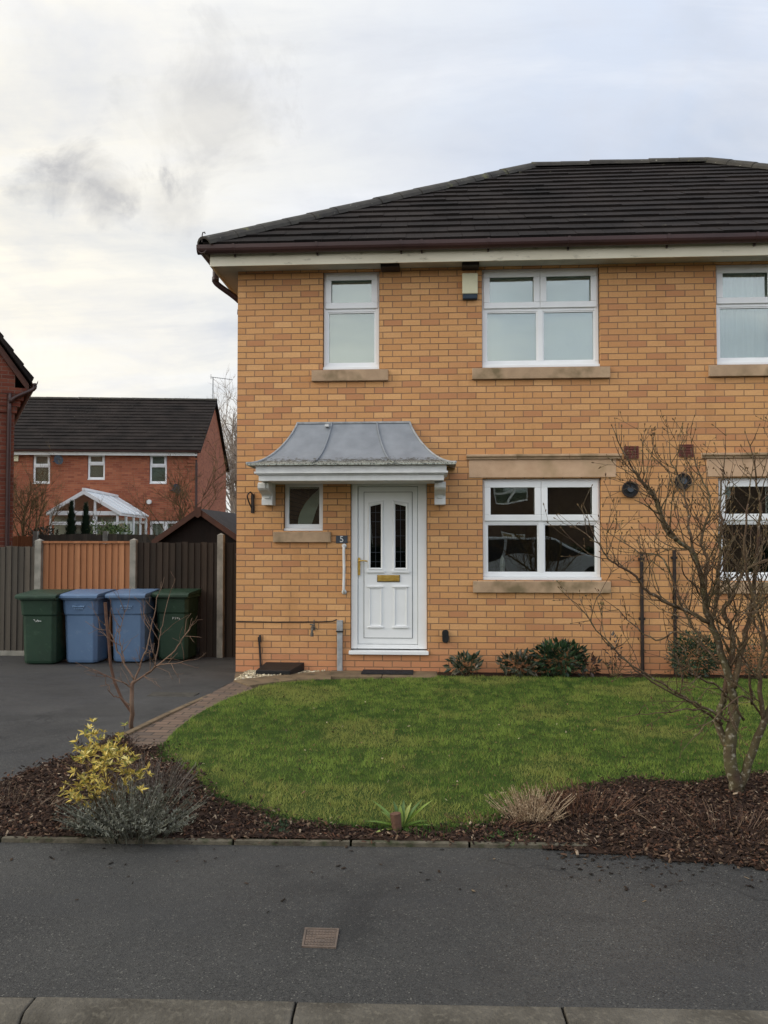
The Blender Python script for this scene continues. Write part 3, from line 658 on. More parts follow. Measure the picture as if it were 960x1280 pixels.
for c in ((789, 565.5), (857.5, 563.5)):
    q = P(*c)
    def ab(m):
        frame_bars(m, q.x-.085, q.x+.085, q.z-.075, q.z+.075, .014, -.014, -.001)
        for i in range(4): m.box(q.x-.072, q.x+.072, -.011, -.002, q.z-.055+i*.032, q.z-.037+i*.032)
        m.box(q.x-.071, q.x+.071, -.0019, -.0008, q.z-.06, q.z+.06)
    part('air_brick', 'terra', ab)
for c in ((786.5, 612), (852.5, 602)):
    q = P(*c)
    fl = part('flue_outlet', 'black', lambda m: (m.tube([(q.x, -.045, q.z), (q.x, -.001, q.z)], .088, 24), ))
    part('flue_ring', 'dark', lambda m: m.tube([(q.x+.088*math.cos(t*math.pi/12), -.05, q.z+.088*math.sin(t*math.pi/12)) for t in range(25)], .011, 6, cap=False), fl)
    part('flue_core', 'slate', lambda m: m.tube([(q.x, -.085, q.z), (q.x, -.046, q.z)], .035, 14), fl)
for px, py in ((802.5, 690), (843.5, 688)):
    q = P(px, 760, -.03); zt2 = P(px, py, -.03).z; part('wall_pipe', 'dark', lambda m: (m.tube([(q.x, -.03, -.1), (q.x, -.03, zt2)], .021, 8), [m.box(q.x-.035, q.x+.035, -.04, -.002, z, z+.03) for z in (zt2-.1, zt2-.8)]), smooth=False)
q = P(316, 628)
part('wall_hook', 'dark', lambda m: (m.box(q.x-.02, q.x+.02, -.012, -.001, q.z-.13, q.z+.1), m.tube(smooth_pts([(q.x, -.01, q.z+.09), (q.x-.01, -.09, q.z+.12), (q.x-.03, -.16, q.z+.07), (q.x-.02, -.1, q.z-.01), (q.x, -.01, q.z-.09)], 4), .009, 5), m.tube([(q.x+.005, -.02, q.z+.1), (q.x+.012, -.07, q.z-.12)], .008, 5)))

# ------------------------------------------------------------------ setting
g = MB(); g.add([(-300, -300, -.42), (300, -300, -.42), (300, 500, -.42), (-300, 500, -.42)], [(0, 1, 2, 3)]); g.build('ground', MT['ground'])['kind'] = 'structure'
e0, e1 = G(0, 1053), G(960, 1064); k0, k1 = G(0, 1246), G(960, 1264)
def ext(a, b, xa, xb):
    s = (b.y-a.y)/(b.x-a.x); return Vector((xa, a.y+s*(xa-a.x), 0)), Vector((xb, a.y+s*(xb-a.x), 0))
E0, E1 = ext(e0, e1, -22, 24); K0, K1 = ext(k0, k1, -22, 24)
sheet('pavement', [K0, K1, E1, E0], 0, MT['asphalt'], .12)
rw = 6.5
sheet('road', [(-22, K0.y-rw), (24, K1.y-rw), (24, K1.y+.05), (-22, K0.y+.05)], -.11, MT['road'], .12)
sheet('far_pavement', [(-22, K0.y-rw-8), (24, K1.y-rw-8), (24, K1.y-rw-.004), (-22, K0.y-rw-.004)], -.0, MT['asphalt'], .2)
# kerb stones
tdir = (K1-K0).normalized(); ndir = Vector((-tdir.y, tdir.x, 0)); mb = MB()
j0 = G(38, 1255); t0 = (j0-K0).dot(tdir); t = t0-.915*18
for i in range(44):
    a = K0+tdir*(t+.915*i+.004); b = K0+tdir*(t+.915*(i+1)-.004); dz = random.uniform(-.003, .003)
    prof = [(0, -.3), (0, .004), (-.095, .004), (-.125, -.018), (-.135, -.3)]
    mb.prism([a+ndir*u+Vector((0, 0, v+dz)) for u, v in prof], b-a)
mb.build('kerb', MT['kerb'], bevel=.006)['kind'] = 'structure'
# driveway, falling gently towards the bins
def dz(y): t = min(1, max(0, (y+2.6)/5.0)); return .0-.2*t*t*(3-2*t)*.98
mb = MB(); ys = [-5.6, -4, -3, -2.6]+[-2.6+i*.25 for i in range(1, 23)]; xs = [-16, XL+.004]
def dr_x(y):                                        # right edge of the tarmac
    return EDGE(y)
dp = [G(x, y) for x, y in ((293, 851), (237, 880), (165, 915), (100, 947), (42, 965), (-40, 992))]
dp.sort(key=lambda p: p.y)
def EDGE(y):
    if y >= dp[-1].y: return XL-.004
    if y <= dp[0].y: return dp[0].x
    for a, b in zip(dp, dp[1:]):
        if a.y <= y <= b.y: return a.x+(b.x-a.x)*(y-a.y)/(b.y-a.y)
ys = sorted(set(ys+[p.y for p in dp])); rows = []
for y in ys: rows.append(((-16, y, dz(y)), (EDGE(y), y, dz(y))))
for a, b in zip(rows, rows[1:]): mb.quad(a[0], a[1], b[1], b[0])
mb.build('driveway', MT['drive'], fixn=False)['kind'] = 'structure'
# edging stone along the driveway
mb = MB()
for a, b in zip(dp[1:], dp[2:]):
    d = (b-a).normalized(); n = Vector((-d.y, d.x, 0)); L = (b-a).length; k = max(1, round(L/.6))
    for i in range(k):
        p, q = a+d*(L*i/k+.004), a+d*(L*(i+1)/k-.004)
        h = lambda v: dz(v.y)+.03
        mb.prism([p+n*.0+Vector((0, 0, -.2)), p+n*.0+Vector((0, 0, h(p))), p-n*.055+Vector((0, 0, h(p))), p-n*.055+Vector((0, 0, -.2))], q-p+Vector((0, 0, dz(q.y)-dz(p.y))))
mb.build('path_edging', MT['slab'], bevel=.004)['kind'] = 'structure'
# brick path, slabs, gravel strip
LB = [G(x, y) for x, y in ((410, 853), (350, 857), (318, 864), (285, 877), (250, 895), (222, 915), (204, 935))]   # lawn's left side
LBs = smooth_pts(LB, 4)
path = [dp[-1]+Vector((.03, .1, 0)), *[p+Vector((.03, -.02, 0)) for p in reversed(dp[2:-1])], G(170, 925)]+[G(204, 937)]+list(reversed(LBs))[1:-9]+[G(318, 853), G(296, 853)]
path = [G(292, 853), G(237, 882), G(165, 918), G(150, 926), G(175, 945), G(204, 936)]+list(reversed(LBs))[1:17]+[G(312, 858)]
sheet('brick_path', path, .012, MT['setts'], .3)
step = [G(356, 851), G(412, 838.5), G(547, 839), G(546, 850.5), G(412, 852)]
mb = MB(); sxs = [P(414, 835).x, P(480, 835).x, P(547, 835).x]
for a, b in zip(sxs, sxs[1:]): mb.box(a+.003, b-.003, -.42, -.003, -.2, .035)
st_ = mb.build('doorstep', MT['slab'], bevel=.008); tag(st_, 'low stone slab step in front of the white door', 'step')
slabs = [(G(292, 853), G(312, 860), G(370, 852.5), G(352, 846.5)), (G(353, 846.4), G(371.5, 852.4), G(414, 851.5), G(413, 841))]
mb = MB()
for q in slabs: mb.prism([Vector((p.x, p.y, .03)) for p in q], (0, 0, -.2))
o = mb.build('slab_path', MT['slab'], bevel=.006); o['kind'] = 'structure'
gp = [(XL, 0), (P(414, 835).x, 0), (P(414, 835).x, G(413, 841).y), (G(352, 846.5).x, G(352, 846.5).y), (G(292, 853).x, G(292, 853).y)]
sheet('gravel_bed', gp, .002, MT['slab'], .2)
# lawn
FB = [G(x, y) for x, y in ((204, 935), (212, 960), (250, 988), (320, 1019), (400, 1035), (480, 1041), (560, 1041), (610, 1034), (655, 1014), (710, 994), (800, 983), (900, 980), (1010, 975), (1150, 980))]
FBs = smooth_pts(FB, 4)
lawn = LBs+FBs[1:]+[Vector((10, FB[-1].y, 0)), Vector((10, -.32, 0)), Vector((P(547, 835).x, -.32, 0)), Vector((P(547, 835).x, -.44, 0))]
sheet('lawn', lawn, .03, MT['lawnbase'], .3)
wb = [(P(547, 835).x+.005, -.002), (10, -.002), (10, -.322), (P(547, 835).x+.005, -.322)]
sheet('wall_bed', wb, .026, MT['soil'], .25)
# front bed: height field with an uneven edge
bed = [G(-120, 1050.5), G(-120, 1010), G(-40, 996), G(0, 985), G(42, 967), G(100, 949), G(150, 927), G(175, 942)]+[p for p in FBs]+[Vector((9, FB[-1].y, 0)), Vector((9, e1.y-.5, 0)), G(960, 1088), G(900, 1079), G(850, 1078), G(790, 1069), G(740, 1068), G(650, 1058), G(500, 1055), G(200, 1051.5)]
bp = [(p.x, p.y) for p in bed]
def bh(x, y):
    e = E0.y+(E1.y-E0.y)/(E1.x-E0.x)*(x-E0.x); k = min(1, max(0, (y-e-.05)/.6))
    return .005+.016*min(1, max(0, (y-e+.05)*12))+k*(.02+.045*mnoise.noise(Vector((x*2.1, y*2.1, 3)))+.015*mnoise.noise(Vector((x*9, y*9, 1))))
st = .04; X0, X1, Y0, Y1 = min(p[0] for p in bp), 9, min(p[1] for p in bp), max(p[1] for p in bp)
gx_, gy_ = np.meshgrid(np.arange(X0, X1, st), np.arange(Y0, Y1, st)); cx_, cy_ = gx_.ravel(), gy_.ravel()
ok = inpoly(cx_+st/2, cy_+st/2, bp); mb = MB(); idx = {}
def vid(x, y):
    k = (round(x/st*2), round(y/st*2))
    if k not in idx: idx[k] = len(mb.v); mb.v.append((x, y, max(.006, bh(x, y))))
    return idx[k]
for x, y in zip(cx_[ok], cy_[ok]): mb.f.append((vid(x, y), vid(x+st, y), vid(x+st, y+st), vid(x, y+st)))
mb.build('flower_bed', MT['soil'], smooth=True, fixn=False)['kind'] = 'structure'
# timber / stone edging strip at the back of the pavement
mb = MB(); td = (E1-E0).normalized(); nn = Vector((-td.y, td.x, 0)); a0 = (e0-E0).dot(td)
for i in range(-8, 14):
    a = E0+td*(a0+i*.62+.006); b = E0+td*(a0+(i+1)*.62-.006)
    if i < 5.0: mb.prism([a+Vector((0, 0, -.1)), a+Vector((0, 0, .022+random.uniform(-.003, .004))), a+nn*.035+Vector((0, 0, .022)), a+nn*.035+Vector((0, 0, -.1))], b-a)
mb.build('pavement_edging', MT['slab2'], bevel=.004)['kind'] = 'structure'

# ------------------------------------------------------------------ grass, chips, pebbles
def blades(name, x, y, z, hgt, wid, cols, mat, lean=.5, kind='stuff'):
    n = len(x); a = rng.uniform(0, 2*np.pi, n); l = rng.normal(0, lean, n)*hgt
    dx, dy = np.cos(a), np.sin(a); b = rng.uniform(0, 2*np.pi, n)
    v = np.zeros((n, 3, 3)); v[:, 0] = np.stack([x-dx*wid/2, y-dy*wid/2, z-.004], 1); v[:, 1] = np.stack([x+dx*wid/2, y+dy*wid/2, z-.004], 1)
    v[:, 2] = np.stack([x+np.cos(b)*l, y+np.sin(b)*l, z+hgt], 1)
    o = numpy_mesh(name, v.reshape(-1, 3), np.arange(n*3).reshape(n, 3), np.repeat(cols, 3, 0), mat); o['kind'] = kind; return o
def vnoise(x, y, s, seed=0.):
    return np.array([mnoise.fractal(Vector((a*s, b*s, seed)), 1., 2., 3) for a, b in zip(x, y)])
N = 420000; lp = [(p[0], p[1]) for p in lawn]
xx = rng.uniform(min(p[0] for p in lp), 8, N); yy = rng.uniform(min(p[1] for p in lp)-.05, -.3, N)
ok = inpoly(xx, yy, lp); xx, yy = xx[ok], yy[ok]
# coarse noise grids for clumps and colour
def field(x, y, s, seed):
    gx = np.arange(x.min()-.1, x.max()+.2, .06); gy = np.arange(y.min()-.1, y.max()+.2, .06)
    gr = np.array([[mnoise.fractal(Vector((a*s, b*s, seed)), 1., 2., 3) for a in gx] for b in gy])
    return gr[((y-gy[0])/.06).astype(int), ((x-gx[0])/.06).astype(int)]
f1 = field(xx, yy, .8, 2.); f2 = field(xx, yy, 4.5, 9.); f3 = field(xx, yy, 1.1, 5.)
f4 = field(xx, yy, 11., 4.); t = np.clip(.52+f1*.45+f2*.55+f4*.6+rng.normal(0, .2, len(xx)), 0, 1)[:, None]
c = np.array(S(64,96,42))*(1-t)+np.array(S(132,152,72))*t
y_ = np.clip((f3+f2*.3-.08)*2.6, 0, 1)[:, None]*.6; c = c*(1-y_)+np.array(S(158,156,88))*y_
dead = rng.uniform(0, 1, len(xx)) < .05; c[dead] = np.array(S(150,132,84))
h = (.012+.02*np.clip(f2*.6+f4+.3, 0, 1.2))*rng.uniform(.6, 1.4, len(xx))
tag(blades('grass', xx, yy, np.full(len(xx), .03), h, rng.uniform(.003, .007, len(xx)), c, MT['grass'], .8), 'short green lawn grass with yellowish patches', 'grass')

def chips(name, x, y, z, size, cols, mat, tilt=.5, thin=.25):
    n = len(x); L = size*rng.uniform(.6, 1.5, n); W = L*rng.uniform(.25, .6, n); T = W*thin
    a = rng.uniform(0, 2*np.pi, n); p = rng.normal(0, tilt, n); r = rng.normal(0, tilt, n)
    ca, sa, cp, sp, cr, sr = np.cos(a), np.sin(a), np.cos(p), np.sin(p), np.cos(r), np.sin(r)
    ex = np.stack([ca*cp, sa*cp, sp], 1); ey = np.stack([-sa*cr, ca*cr, sr], 1); ez = np.cross(ex, ey); ez /= np.linalg.norm(ez, axis=1)[:, None]
    ce = np.stack([x, y, z], 1); V = np.zeros((n, 8, 3)); k = 0
    for u, v, w in ((-1,-.6,0),(.8,-1,0),(1,.7,0),(-.7,1,0),(-.9,-.5,1),(.7,-.9,1),(.9,.6,1),(-.6,.9,1)):
        V[:, k] = ce+ex*(u*L/2)[:, None]+ey*(v*W/2)[:, None]+ez*(w*T)[:, None]; k += 1
    Fq = np.array([(0,1,5,4),(1,2,6,5),(2,3,7,6),(3,0,4,7),(4,5,6,7)]); Q = (np.arange(n)[:, None, None]*8+Fq[None]).reshape(-1, 4)
    o = numpy_mesh(name, V.reshape(-1, 3), Q, np.repeat(cols, 8, 0), mat); o['kind'] = 'stuff'; return o
def pick(n, cs, pr):
    cs = np.array([S(*c) for c in cs]); i = rng.choice(len(cs), n, p=np.array(pr)/sum(pr)); return cs[i]*rng.uniform(.7, 1.3, (n, 1))
N = 85000; xx = rng.uniform(X0, 4.2, N); yy = rng.uniform(Y0-.1, Y1+.05, N)
jx, jy = xx+rng.normal(0, .05, N), yy+rng.normal(0, .04, N); ok = inpoly(xx, yy, bp); xx, yy = jx[ok], jy[ok]
zz = np.array([max(.008, bh(a, b)) for a, b in zip(xx, yy)])+rng.uniform(0, .014, len(xx))
onpave = (yy < (E0.y+(E1.y-E0.y)/(E1.x-E0.x)*(xx-E0.x))) & (xx < .5); zz[onpave] = .026
keep = ~(onpave & (rng.uniform(0, 1, len(xx)) < .85)); xx, yy, zz = xx[keep], yy[keep], zz[keep]
tag(chips('bark_mulch', xx, yy, zz, .023, pick(len(xx), [(56,42,34), (74,56,45), (40,30,26), (100,82,66), (146,128,108), (84,58,44)], [5, 4, 6, 1.6, .5, 2]), MT['chip']), 'dark brown bark mulch covering the front bed', 'mulch')
# leaf litter strewn over the pavement, thicker to the right
N = 620; xx = np.concatenate([rng.uniform(.6, 3.2, 520), rng.uniform(-3.5, 3, 100)]); base = E0.y+(E1.y-E0.y)/(E1.x-E0.x)*(xx-E0.x)
yy = base-np.abs(rng.normal(0, .18, N))*np.where(np.arange(N) < 520, 1, 1.8)-.01
tag(chips('leaf_litter', xx, yy, np.full(N, .004), .02, pick(N, [(40,32,26), (58,46,36), (120,104,84), (30,26,22)], [5, 4, .6, 4]), MT['chip'], .15, .12), 'scattered dead leaves and chips on the pavement', 'leaf litter')
N = 900; xx = rng.uniform(min(p[0] for p in lp), 6, N); yy = rng.uniform(-5.2, -.4, N); ok = inpoly(xx, yy, lp); xx, yy = xx[ok], yy[ok]
tag(chips('fallen_leaves', xx, yy, np.full(len(xx), .045), .02, pick(len(xx), [(66,50,36), (120,98,70), (46,38,28), (150,140,110)], [5, 3, 5, 1]), MT['chip'], .5, .1), 'tiny dead leaves and worm casts scattered through the lawn', 'fallen leaves')
eg = []
for a_, b_ in zip(FBs[:-1], FBs[1:]):
    L_ = (b_-a_).length
    for i in range(int(L_*520)): q = a_.lerp(b_, rng.uniform()); k_ = .045*(1+2*mnoise.noise(Vector((q.x*7, q.y*7, 0)))); eg.append((q.x+rng.normal(0, .02), q.y-abs(rng.normal(0, max(.012, k_)))))
eg = np.array(eg); cc_ = np.array(S(64,92,42))*rng.uniform(.6, 1.5, (len(eg), 1))
tag(blades('edge_grass', eg[:, 0], eg[:, 1], np.full(len(eg), .02), rng.uniform(.02, .065, len(eg)), rng.uniform(.003, .006, len(eg)), cc_, MT['grass'], .7), 'ragged longer grass creeping over the edge of the front bed', 'grass')
N = 2600; xx = rng.uniform(gp[-1][0], gp[1][0], N); yy = rng.uniform(gp[-1][1], 0, N); ok = inpoly(xx, yy, gp); xx, yy = xx[ok], yy[ok]
tag(chips('gravel', xx, yy, np.full(len(xx), .006)+rng.uniform(0, .02, len(xx)), .026, pick(len(xx), [(190,176,146), (160,146,120), (210,200,176), (128,114,94)], [4, 4, 2, 2]), MT['pebble'], .4, .8), 'pale gravel strip at the foot of the brick wall', 'gravel')

# ------------------------------------------------------------------ small things on the ground
o = MB(); a = P(323, 846), P(380, 846); q = [G(322, 846.5), G(366, 845), G(381, 832), G(334, 832)]
y1, x0, x1 = -.03, P(327, 832).x, P(381, 832).x
o.add([(x0-.0, -.34, .03), (x1-.12, -.34, .03), (x1, y1, .03), (x0+.06, y1, .03), (x0-.0, -.34, .075), (x1-.12, -.34, .075), (x1, y1, .13), (x0+.06, y1, .13)],
      [(3,2,1,0),(4,5,6,7),(0,1,5,4),(1,2,6,5),(2,3,7,6),(3,0,4,7)])
tag(o.build('drain_cover', MT['black'], bevel=.006), 'flat black cover lying on the gravel against the wall', 'cover')
o = MB(); x0, x1 = P(454, 836).x, P(517, 836).x; o.box(x0, x1, -.3, -.03, .037, .052); tag(o.build('doormat', MT['mat'], bevel=.004), 'dark grey doormat on the slab below the white door', 'doormat')
c0, c1, c2, c3 = G(377, 1184.5), G(420, 1186), G(424, 1162), G(381, 1161)
cv = thing('water_cover', 'small square rusty metal water cover set in the pavement', 'cover', ((c0+c2)/2))
def lerp4(u, v): return (c0*(1-u)+c1*u)*(1-v)+(c3*(1-u)+c2*u)*v
def q4(m, u0, u1, v0, v1, z0, z1):
    p = [lerp4(u0, v0), lerp4(u1, v0), lerp4(u1, v1), lerp4(u0, v1)]; m.prism([Vector((k.x, k.y, z0)) for k in p], (0, 0, z1-z0))
m = MB(); q4(m, 0, 1, 0, .06, .0, .006); q4(m, 0, 1, .94, 1, 0, .006); q4(m, 0, .06, .06, .94, 0, .006); q4(m, .94, 1, .06, .94, 0, .006); m.build('cover_frame', MT['iron'], cv)
m = MB(); q4(m, .07, .93, .07, .93, 0, .0035)
for i in range(9):
    for j in range(6):
        if 3 <= i <= 5 and 2 <= j <= 3: continue
        u0 = .09+i*.092; v0 = .1+j*.136; q4(m, u0, u0+.06, v0, v0+.085, .0036, .006)
q4(m, .38, .62, .44, .47, .0036, .006); q4(m, .4, .6, .52, .55, .0036, .006); m.build('cover_lid', MT['iron'], cv)
q = G(222, 865); m = MB(); zc = dz(q.y)
m.box(q.x-.3, q.x+.2, q.y-.12, q.y+.12, zc-.05, zc+.006); MT['cover'] = M_noise('worn cover', S(82,79,72), S(56,54,50), 14, .9, .8, 60, .2)
tag(m.build('drive_cover', MT['cover'], bevel=.003), 'worn inspection cover set in the driveway near the brick path', 'cover')

# wheelie bins
def wheelie(loc, mat, label, mark):
    r = thing('wheelie_bin', label, 'wheelie bin', loc, R(random.uniform(-3, 3)), 'wheelie bins lined up against the fence')
    def ring(w, d, z, yo=0, ch=.05):
        a, b = w/2, d/2; return [Vector((sx*(a-(ch if k else 0)), yo+sy*(b-(0 if k else ch)), z)) for sx, sy, k in ((-1,-1,0),(-1,-1,1),(1,-1,1),(1,-1,0),(1,1,0),(1,1,1),(-1,1,1),(-1,1,0))]
    m = MB(); rs = [ring(.44, .50, .02, .03), ring(.46, .52, .06, .03), ring(.485, .56, .70, .01), ring(.49, .565, .71, .01), ring(.505, .585, .72, .005), ring(.525, .63, .93, 0), ring(.575, .70, .935, 0, .04), ring(.575, .70, .975, 0, .04)]
    vs = [v for q in rs for v in q]; fs = [(i*8+k, i*8+(k+1) % 8, (i+1)*8+(k+1) % 8, (i+1)*8+k) for i in range(len(rs)-1) for k in range(8)]
    m.add(vs, fs+[tuple(range(7, -1, -1)), tuple((len(rs)-1)*8+k for k in range(8))]); m.build('body', MT[mat], r, True, bevel=.012)
    m = MB(); a, b = .295, .365                      # lid: raised to the back, domed
    pr = [(-b-.02, .955), (-b-.02, 1.0), (-b+.03, 1.018), (0, 1.038), (b-.12, 1.052), (b-.02, 1.05), (b, 1.02), (b, .98), (b-.03, .978), (-b+.0, .978)]
    m.prism([(-a, y, z) for y, z in pr], (2*a, 0, 0)); ld = m.build('lid', MT[mat], r, True, bevel=.014)
    m = MB(); m.prism([(-a+.07, y, z+.012) for y, z in ((-b+.07, 1.01), (0, 1.028), (b-.15, 1.04), (b-.15, 1.03), (-b+.07, .995))], (2*a-.14, 0, 0)); m.build('lid_panel', MT[mat], ld, True, bevel=.008)
    m = MB(); m.tube([(-.25, .40, 1.02), (.25, .40, 1.02)], .017, 8)
    for x in (-.25, .25): m.tube([(x, .33, 1.0), (x, .40, 1.02)], .017, 8)
    m.build('handle', MT[mat], r, True)
    m = MB(); m.tube([(-.26, .27, .1), (.26, .27, .1)], .012, 6); m.build('axle', MT['dark'], r, True)
    for s in (-1, 1): m = MB(); m.tube([(s*.235, .27, .1), (s*.285, .27, .1)], .1, 20); m.build('wheel', MT['rubber'], r, True, bevel=.008)
    rnd = random.Random(mark); m = MB()
    def onface(u, z): return Vector((u, -(.28+.035*(z-.06)/.87)-.002-(.006 if z > .72 else 0)+.03*(1-(z-.06)/.87), z))
    if mat == 'bingreen':
        x = -.05 if mark == 1 else .03
        for i in range(4):
            w = .03; pts = [(x+i*w+rnd.uniform(-.006, .006), .64+rnd.uniform(-.018, .018)+(0.03 if i == 0 and k == 1 else 0)) for k in range(4)]
            pts = [(p[0]+k*.007, p[1]) for k, p in enumerate(pts)]
            yy_ = -.262
            m.tube([(p[0], onface(0, p[1]).y-.010, p[1]) for p in pts], .004, 4)
        m.build('painted_mark', MT['chalk'], r, True)
    else:
        for i in range(7):
            x = -.09+i*.026; z = .83
            m.box(x, x+.017, onface(0, z).y-.012, onface(0, z).y+.01, z, z+rnd.uniform(.012, .022))
        m.build('stamped_mark', MT['faded'], r, True); m = MB()
        for i in range(5): x = -.07+i*.028; m.box(x, x+.018, onface(0, .80).y-.012, onface(0, .8).y+.01, .80, .809)
        m.build('stamped_line', MT['faded'], r, True)
    return r
zbn = -.19
for px, py, mat, lb, mk in ((44.5, 832.5, 'bingreen', 'dark green wheelie bin at the left end of the row beside the grey fence panel', 1), (98, 831, 'binblue', 'blue wheelie bin next to the left green bin, in front of the orange fence panel', 2),
                        (157, 829.5, 'binblue', 'blue wheelie bin next to the right green bin, behind the small bare tree', 3), (214, 826.5, 'bingreen', 'dark green wheelie bin at the right end of the row by the dark fence', 4)):
    q = G(px, py, zbn); wheelie((q.x, q.y+.3, dz(q.y+.3)), mat, lb, mk)

# ------------------------------------------------------------------ fences and shed
FYY = 2.62
def fx(px, Y=FYY): return P(px, 750, Y).x
def boards(m, x0, x1, z0, z1, y, w=.1, jit=.006):
    k0_ = math.floor(x0/w); x = k0_*w
    while x < x1-.005:
        a, b = max(x, x0), min(x+w, x1)
        if b-a > .008:
            zt_ = z1+random.uniform(-jit, jit)*1.6
            m.add([(a, y-.006, z0), (b-.001, y-.022, z0), (b-.001, y, z0), (a, y, z0), (a, y-.006, zt_), (b-.001, y-.022, zt_), (b-.001, y, zt_), (a, y, zt_)], [(3,2,1,0),(4,5,6,7),(0,1,5,4),(1,2,6,5),(2,3,7,6),(3,0,4,7)])
        x += w
fence = thing('garden_fence', 'tall board fence with one new orange panel behind the bins', 'fence', (0, 0, 0))
base = -.22
zt1, zt2_, zt3 = P(20, 683, FYY).z, P(100, 677.5, FYY).z, P(230, 678, FYY).z
fm = MB(); boards(fm, -13, fx(45), base+.04, zt1, FYY); fm.build('fence_panel', MT['oldwood'], fence, label='weathered grey board panel')
fm = MB(); fm.box(-13, fx(45), FYY-.03, FYY+.01, base, base+.1); fm.build('gravel_board', MT['conc'], fence)
fm = MB(); boards(fm, fx(53.5), fx(163), base+.04, zt2_-.02, FYY); pn = fm.build('fence_panel', MT['newwood'], fence, label='new orange brown board panel')
fm = MB(); fm.box(fx(53.5), fx(163), FYY-.04, FYY+.03, zt2_-.02, zt2_+.015); fm.build('capping_rail', MT['newwood'], pn)
fm = MB(); boards(fm, fx(171.5), fx(272), base, zt3, FYY); fm.build('fence_panel', MT['darkwood'], fence, label='dark stained board panel')
fm = MB(); boards(fm, fx(280.5), XL-.005, base, zt3, FYY+.02); fm.build('fence_panel', MT['darkwood'], fence, label='dark narrow panel against the house')
for a, b, t in ((45, 53, 674), (163.5, 171, 673.5), (272.5, 280, 667)):
    fm = MB(); z = P(a, t, FYY).z; fm.box(fx(a), fx(b), FYY-.07, FYY+.04, base-.1, z-.02)
    fm.add([(fx(a), FYY-.07, z-.02), (fx(b), FYY-.07, z-.02), (fx(b), FYY+.04, z-.02), (fx(a), FYY+.04, z-.02), ((fx(a)+fx(b))/2, FYY-.015, z+.01)], [(0,1,4),(1,2,4),(2,3,4),(3,0,4)])
    fm.build('fence_post', MT['conc'], fence, bevel=.004)
# shed behind
SY = 4.4; ap = P(248, 635.5, SY); le = P(190, 676, SY); re_x = 2*ap.x-le.x
shed = thing('garden_shed', 'dark wooden shed with brown bargeboards behind the fence', 'shed', (ap.x, SY, -.4))
m = MB(); xi0, xi1 = le.x+.12, re_x-.12; slp = (ap.z-le.z)/(ap.x-le.x); zi = le.z+.12*slp-.04
m.add([(xi0, SY+.12, -.4), (xi1, SY+.12, -.4), (xi1, SY+.12, zi), (ap.x, SY+.12, ap.z-.06), (xi0, SY+.12, zi)]+[(xi0, SY+2.6, -.4), (xi1, SY+2.6, -.4), (xi1, SY+2.6, zi), (ap.x, SY+2.6, ap.z-.06), (xi0, SY+2.6, zi)],
      [(0,1,2,3,4),(9,8,7,6,5),(1,6,7,2),(0,4,9,5)]); m.build('shed_wall', MT['shed'], shed)
m = MB()
for ex in (le.x, re_x): m.prism([(ap.x, SY, ap.z), (ex, SY, le.z), (ex, SY, le.z-.035), (ap.x, SY, ap.z-.035)], (0, 2.7, 0))
m.build('shed_roof', MT['felt'], shed)
for ex in (le.x, re_x): m = MB(); m.prism([(ap.x, SY-.025, ap.z+.012), (ex, SY-.025, le.z+.012), (ex, SY-.025, le.z-.1), (ap.x, SY-.025, ap.z-.1)], (0, .022, 0)); m.build('bargeboard', MT['barge'], shed)
m = MB(); m.prism([(ap.x-.06, SY-.05, ap.z+.02), (ap.x+.06, SY-.05, ap.z+.02), (ap.x+.06, SY-.05, ap.z-.13), (ap.x, SY-.05, ap.z-.17), (ap.x-.06, SY-.05, ap.z-.13)], (0, .022, 0)); m.build('finial', MT['barge'], shed)

